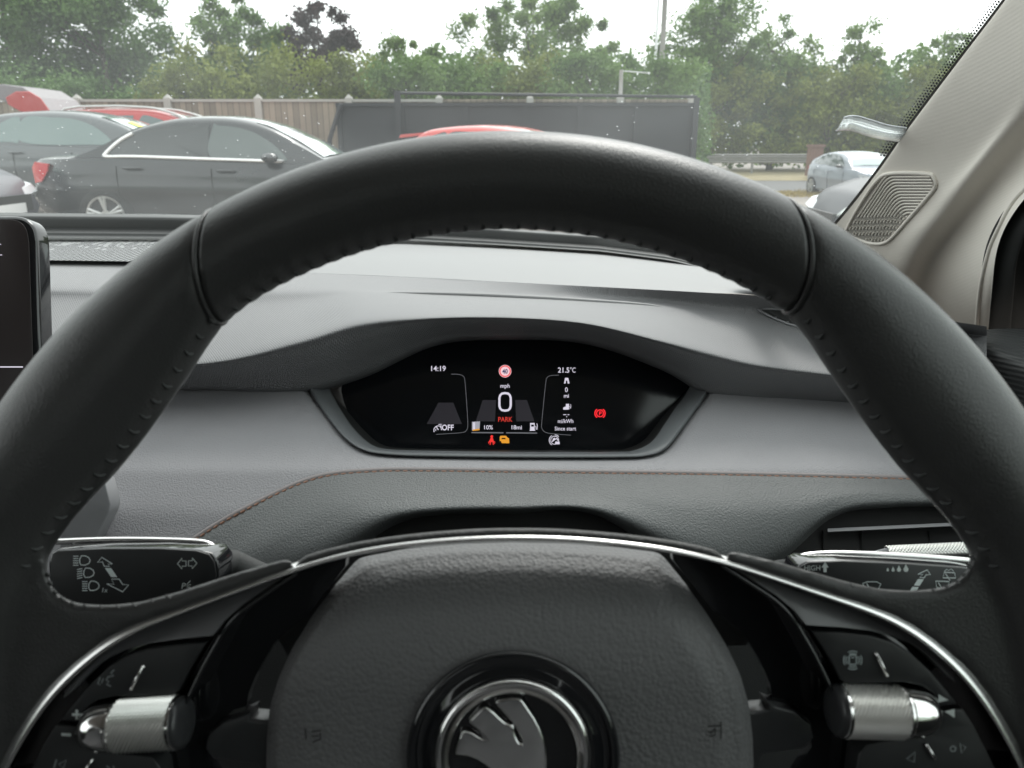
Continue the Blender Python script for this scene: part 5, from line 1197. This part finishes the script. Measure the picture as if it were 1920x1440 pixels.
# ---- crash barrier, brick pillar, poles
YB = 40.5
gr_ = thing('crash_barrier', (XY(1400, YB), YB, -.3), 'long grey steel crash barrier along the far verge', 'crash barrier')
for py, hh in ((294, .13), (303, .13)):
    z = ZY(py, YB); g = G(); x0, x1 = XY(1180, YB), XY(2400, YB)
    g.grid([[(x0, YB + o_, z + dz) for o_, dz in ((0, .14), (-.05, .10), (0, .04), (-.05, -.02), (0, -.08))], [(x1, YB + o_, z + dz) for o_, dz in ((0, .14), (-.05, .10), (0, .04), (-.05, -.02), (0, -.08))]]); o_ = g.o('rail', M['galv'], gr_); solid(o_, .01)
for i in range(12):
    x = lerp(XY(1200, YB), XY(2380, YB), i / 11); g = G(); g.box((x - .05, YB + .02, -.42), (x + .05, YB + .12, ZY(292, YB))); g.o('barrier_post', M['galv'], gr_)
g = G(); x0, x1 = XY(1527, 37), XY(1549, 37); g.box((x0, 37.2, -.42), (x1, 37.8, ZY(276, 37))); g.box((x0 - .05, 37.15, ZY(276, 37)), (x1 + .05, 37.85, ZY(271, 37)))
tag(g.o('brick_pillar', M['brick'], None), 'red brown brick pillar standing just left of the silver car', 'pillar')
def pole(px, pyt, Y, w_, name, label, m, base=0):
    x = XY(px, Y, 3); g = G(); g.tube([(x, Y, base), (x, Y, ZY(pyt, Y))], [w_, w_ * .8], 12); o_ = g.o(name, m, None, smooth=True); o_.data.transform(Matrix.Translation((-x, -Y, 0))); o_.location = (x, Y, 0); tag(o_, label, 'pole'); return o_
pole(1240, -300, 22, .075, 'telegraph_pole', 'tall thick grey telegraph pole rising past the hedge', M['pole'])
pole(1226, -300, 30, .05, 'lamp_column', 'slimmer pale lamp column just left of the telegraph pole', M['whitepole'])
wp_ = thing('white_post', (XY(1163, 17.2), 17.2, 0), 'white post with thin side arm standing behind the black gate', 'post')
x = XY(1163, 17.2, 2); g = G(); g.tube([(x, 17.2, 0), (x, 17.2, ZY(131, 17.2))], .04, 10); g.o('upright', M['whitepole'], wp_, smooth=True)
g = G(); g.tube([(x, 17.2, ZY(133, 17.2)), (XY(1210, 17.2), 17.2, ZY(137, 17.2))], .012, 6); g.o('side_arm', M['whitepole'], wp_, smooth=True)
g = G(); g.cyl((x, 17.2, ZY(193, 17.2)), (0, 0, 1), .07, .12, 10); g.o('collar', M['whitepole'], wp_)

# ---- trees
def leafmat(name, c1, c2):
    m = bpy.data.materials.new(name); m.use_nodes = True; t = m.node_tree; b = t.nodes['Principled BSDF']; b.inputs['Roughness'].default_value = .6; b.inputs['Specular IOR Level'].default_value = .25
    tc = t.nodes.new("ShaderNodeTexCoord"); n = t.nodes.new("ShaderNodeTexNoise"); n.inputs['Scale'].default_value = .9; n.inputs['Detail'].default_value = 6; t.links.new(tc.outputs['Object'], n.inputs['Vector'])
    r = t.nodes.new("ShaderNodeMapRange"); r.inputs['From Min'].default_value = .35; r.inputs['From Max'].default_value = .65; t.links.new(n.outputs['Fac'], r.inputs['Value'])
    mx = t.nodes.new("ShaderNodeMix"); mx.data_type = 'RGBA'; mx.inputs[6].default_value = (*c1, 1); mx.inputs[7].default_value = (*c2, 1); t.links.new(r.outputs[0], mx.inputs[0]); t.links.new(mx.outputs[2], b.inputs['Base Color'])
    tl = t.nodes.new("ShaderNodeBsdfTranslucent"); t.links.new(mx.outputs[2], tl.inputs[0]); ms = t.nodes.new("ShaderNodeMixShader"); ms.inputs[0].default_value = .3
    t.links.new(b.outputs[0], ms.inputs[1]); t.links.new(tl.outputs[0], ms.inputs[2]); t.links.new(ms.outputs[0], t.nodes['Material Output'].inputs[0]); return m
LM = {'dark': leafmat('dark_leaves', (.06, .115, .035), (.14, .24, .07)), 'mid': leafmat('mid_leaves', (.08, .15, .04), (.17, .27, .07)), 'yellow': leafmat('yellow_leaves', (.12, .155, .03), (.24, .28, .06)), 'purple': leafmat('purple_leaves', (.045, .035, .038), (.09, .065, .065)), 'light': leafmat('light_leaves', (.10, .17, .05), (.20, .30, .08))}
def tree(name, label, cat, px, pyt, wpx, Y, kind, leaf=.16, n=5200, crown_bot=None, dens_=1.0, group=None, seed=0, base=0.0, shape='round', blobs=26):
    r_ = random.Random(seed + int(px)); x = XY(px, Y, 3); zt = ZY(pyt, Y); zbt = crown_bot if crown_bot is not None else zt * .35
    root = thing(name, (x, Y, base), label, cat, group)
    hwx = wpx / 2 / FPX * Y; H_ = zt - base; cb = zbt - base
    B = []
    for i in range(blobs):
        for _ in range(20):
            u = r_.uniform(-1, 1); v = r_.uniform(0, 1); q = r_.uniform(-1, 1)
            lim = (math.sqrt(max(0, 1 - (2 * v - .9) ** 2 * .85)) if shape == 'round' else (1 - v) ** .8 * .95 + .08 if shape == 'cone' else (1 - .35 * v ** 3))
            if abs(u) < lim and u * u + q * q < lim * lim * 1.1: break
        rad = r_.uniform(.10, .30) * min(hwx, (H_ - cb) / 2) * (1.25 if shape == 'bush' else 1.0)
        B.append((u * (hwx - rad * .7), q * (hwx - rad * .7) * (.7 if shape != 'bush' else .55), cb + rad * .5 + v * (H_ - cb - rad * 1.3), rad))
    vs = []; fs = []
    for i in range(int(n * 1.7)):
        bx, by, bz, rad = B[r_.randrange(len(B))]
        a = r_.uniform(0, 6.283); c_ = r_.uniform(-1, 1); s_ = math.sqrt(1 - c_ * c_); q = rad * (r_.random() ** .45) * (r_.uniform(.75, 1.25) if r_.random() < .8 else r_.uniform(1.1, 1.8))
        p = Vector((bx + q * s_ * math.cos(a), by + q * s_ * math.sin(a), bz + q * c_ * .85))
        if p.z < .05: continue
        nrm = Vector((r_.gauss(0, 1), r_.gauss(0, 1), r_.gauss(.6, 1))).normalized(); t1 = nrm.orthogonal().normalized(); t1.rotate(Matrix.Rotation(r_.uniform(0, 6.28), 3, nrm)); t2 = nrm.cross(t1)
        l = leaf * .8 * r_.uniform(.6, 1.35); k = len(vs)
        vs += [tuple(p - t1 * l * .5), tuple(p + t2 * l * .28), tuple(p + t1 * l * .5), tuple(p - t2 * l * .28)]; fs.append((k, k + 1, k + 2, k + 3))
    me = bpy.data.meshes.new('crown'); me.from_pydata(vs, [], fs); me.materials.append(LM[kind]); o_ = bpy.data.objects.new('crown', me); link(o_, root, False)
    g = G(); top_h = cb + (H_ - cb) * .8; tr_r = max(.05, H_ * .018)
    g.tube([(0, 0, -.05), (.05, 0, H_ * .25), (-.05, .05, H_ * .5), (0, 0, top_h)], [tr_r, tr_r * .8, tr_r * .5, tr_r * .12], 8)
    g.o('trunk', M['bark'], root, smooth=True, world=False)
    g = G()
    for bx, by, bz, rad in B[:14]:
        z0 = max(.2, bz - math.hypot(bx, by) * .8 - .2); z0 = min(z0, top_h); g.tube([(0, 0, z0), (bx * .5, by * .5, lerp(z0, bz, .4)), (bx, by, bz)], [tr_r * .35, tr_r * .25, tr_r * .08], 5)
    g.o('branches', M['bark'], root, smooth=True, world=False)
    return root
# hedge shrubs left to right, behind the fence and gate
hd = [(-140, 95, 330, 'dark', 'dark green shrub at the far left end of the hedge row'),
      (40, 100, 240, 'dark', 'dark green shrub in the hedge above the raised red tailgate'), (190, 105, 230, 'dark', 'dark bushy shrub in the hedge behind the left fence posts'),
      (370, 62, 200, 'yellow', 'yellow green rounded shrub below the mid green tree'), (500, 72, 230, 'yellow', 'yellow green shrub left of the purple leaved tree'),
      (660, 88, 170, 'yellow', 'yellow green shrub below right of the purple tree'), (760, 78, 150, 'mid', 'wispy green shrub above the left end of the black gate'),
      (860, 92, 170, 'mid', 'green shrub above the left part of the black gate'), (990, 88, 190, 'yellow', 'olive green shrub below the tall airy centre tree'), (1110, 84, 160, 'mid', 'green shrub behind the white post'),
      (1230, 88, 170, 'mid', 'green shrub around the foot of the telegraph pole')]
for i, (px, py, w_, k, lb) in enumerate(hd):
    tree('hedge_shrub', lb, 'shrub', px, py, w_ * 1.25, 20.5 + (i % 3) * .8, k, .13, 9000, .15, group='shrubs in the hedge behind the fence', seed=i, shape='bush', blobs=80)
hr = [(1340, 95, 200, 'yellow', 'olive green shrub right of the black gate end'), (1450, 100, 180, 'mid', 'green shrub above the left part of the crash barrier'), (1560, 105, 190, 'yellow', 'brownish green shrub above the brick pillar'),
      (1670, 102, 190, 'mid', 'green shrub behind the clear ticket clip'), (1790, 105, 230, 'yellow', 'olive shrub beside the windscreen pillar'), (1960, 95, 260, 'dark', 'dark shrub hidden behind the windscreen pillar')]
for i, (px, py, w_, k, lb) in enumerate(hr):
    tree('roadside_shrub', lb, 'shrub', px, py, w_ * 1.3, 45 + (i % 2) * 1.5, k, .24, 9500, .0, group='shrubs along the road', seed=50 + i, base=-.42, shape='bush', blobs=80)
tr = [(30, -260, 330, 25, 'dark', 'dense tall tree at the far left edge', 19000), (200, -150, 290, 25.5, 'dark', 'dense tall dark green tree left of the first sky gap', 17000), (-150, -80, 260, 26, 'dark', 'tall tree just beyond the left edge', 5000),
      (455, -22, 230, 27, 'mid', 'mid green tree between the sky gap and the purple tree', 9000), (603, -25, 140, 26, 'purple', 'purple leaved tree standing alone against the sky', 4200),
      (1000, -45, 310, 27, 'light', 'tall airy pale green tree in the centre of the hedge', 9000), (760, 52, 150, 27.5, 'light', 'low wispy tree left of the airy centre tree', 2600)]
for i, (px, py, w_, Y, k, lb, n) in enumerate(tr):
    tree('tree', lb, 'tree', px, py, w_, Y, k, .17, n, 1.2 if i < 3 else 2.4, group='trees behind the hedge', seed=100 + i, blobs=80 if i < 3 else 55)
tr2 = [(1328, -45, 220, 46, 'mid', 'tall green tree just right of the poles', 10000, 'round'), (1455, 20, 170, 47, 'light', 'shorter loose tree right of the tall green tree', 4000, 'round'), (1598, -10, 140, 47, 'light', 'slender cone shaped tree above the silver car', 4200, 'cone'), (1762, 35, 140, 47, 'light', 'small round tree nearest the windscreen pillar', 3200, 'round')]
for i, (px, py, w_, Y, k, lb, n, shp) in enumerate(tr2):
    tree('roadside_tree', lb, 'tree', px, py, w_, Y, k, .27, n, 2.6, group='trees along the road', seed=200 + i, base=-.42, shape=shp, blobs=60)

# far wood that closes the gaps low down behind the hedge
for nm, Y, xa, xb, base, lf, n_, lb in (('far_wood', 31, -300, 1330, 0, .28, 26000, 'dense mass of foliage filling in low behind the hedge and trees'), ('far_roadside_wood', 53, 1250, 2200, -.42, .42, 16000, 'dense far foliage closing the view behind the roadside shrubs')):
    r_ = random.Random(5); vs = []; fs = []
    tops = [(x, 118 + 14 * math.sin(x * .021) + 9 * math.sin(x * .057 + 1) + r_.uniform(-8, 8)) for x in range(xa - 20, xb + 40, 20)]
    for i in range(n_):
        px = r_.uniform(xa, xb); zt = ZY(interp(tops, px), Y); z = base + (zt - base) * r_.random() ** .8 + r_.gauss(0, .1); y = Y + r_.uniform(-1.5, 1.5); p = Vector((XY(px, y, z), y, z))
        nrm = Vector((r_.gauss(0, 1), r_.gauss(0, 1), r_.gauss(.6, 1))).normalized(); t1 = nrm.orthogonal().normalized(); t1.rotate(Matrix.Rotation(r_.uniform(0, 6.28), 3, nrm)); t2 = nrm.cross(t1); l = lf * r_.uniform(.6, 1.3); k = len(vs)
        vs += [tuple(p - t1 * l * .5), tuple(p + t2 * l * .3), tuple(p + t1 * l * .5), tuple(p - t2 * l * .3)]; fs.append((k, k + 1, k + 2, k + 3))
    me = bpy.data.meshes.new(nm); me.from_pydata(vs, [], fs); me.materials.append(LM['dark' if Y < 40 else 'mid']); o_ = bpy.data.objects.new(nm, me); COL.objects.link(o_); tag(o_, lb, 'wood', kind='stuff')

# unseen foliage added behind the camera to darken reflections in the parked cars' paint
r_ = random.Random(9); vs = []; fs = []
for i in range(9000):
    x = r_.uniform(-45, 45); p = Vector((x, -22 + r_.uniform(-2, 2), r_.random() * (5.5 + 1.5 * math.sin(x * .4)))); l = r_.uniform(.4, .8)
    nrm = Vector((r_.gauss(0, 1), r_.gauss(1, 1), r_.gauss(.6, 1))).normalized(); t1 = nrm.orthogonal().normalized(); t2 = nrm.cross(t1); k = len(vs)
    vs += [tuple(p - t1 * l * .5), tuple(p + t2 * l * .3), tuple(p + t1 * l * .5), tuple(p - t2 * l * .3)]; fs.append((k, k + 1, k + 2, k + 3))
me = bpy.data.meshes.new('added_rear_foliage'); me.from_pydata(vs, [], fs); me.materials.append(LM['dark']); o_ = bpy.data.objects.new('added_rear_foliage', me); COL.objects.link(o_); tag(o_, 'unseen belt of foliage added behind the camera to darken the paintwork reflections', 'wood', kind='stuff')
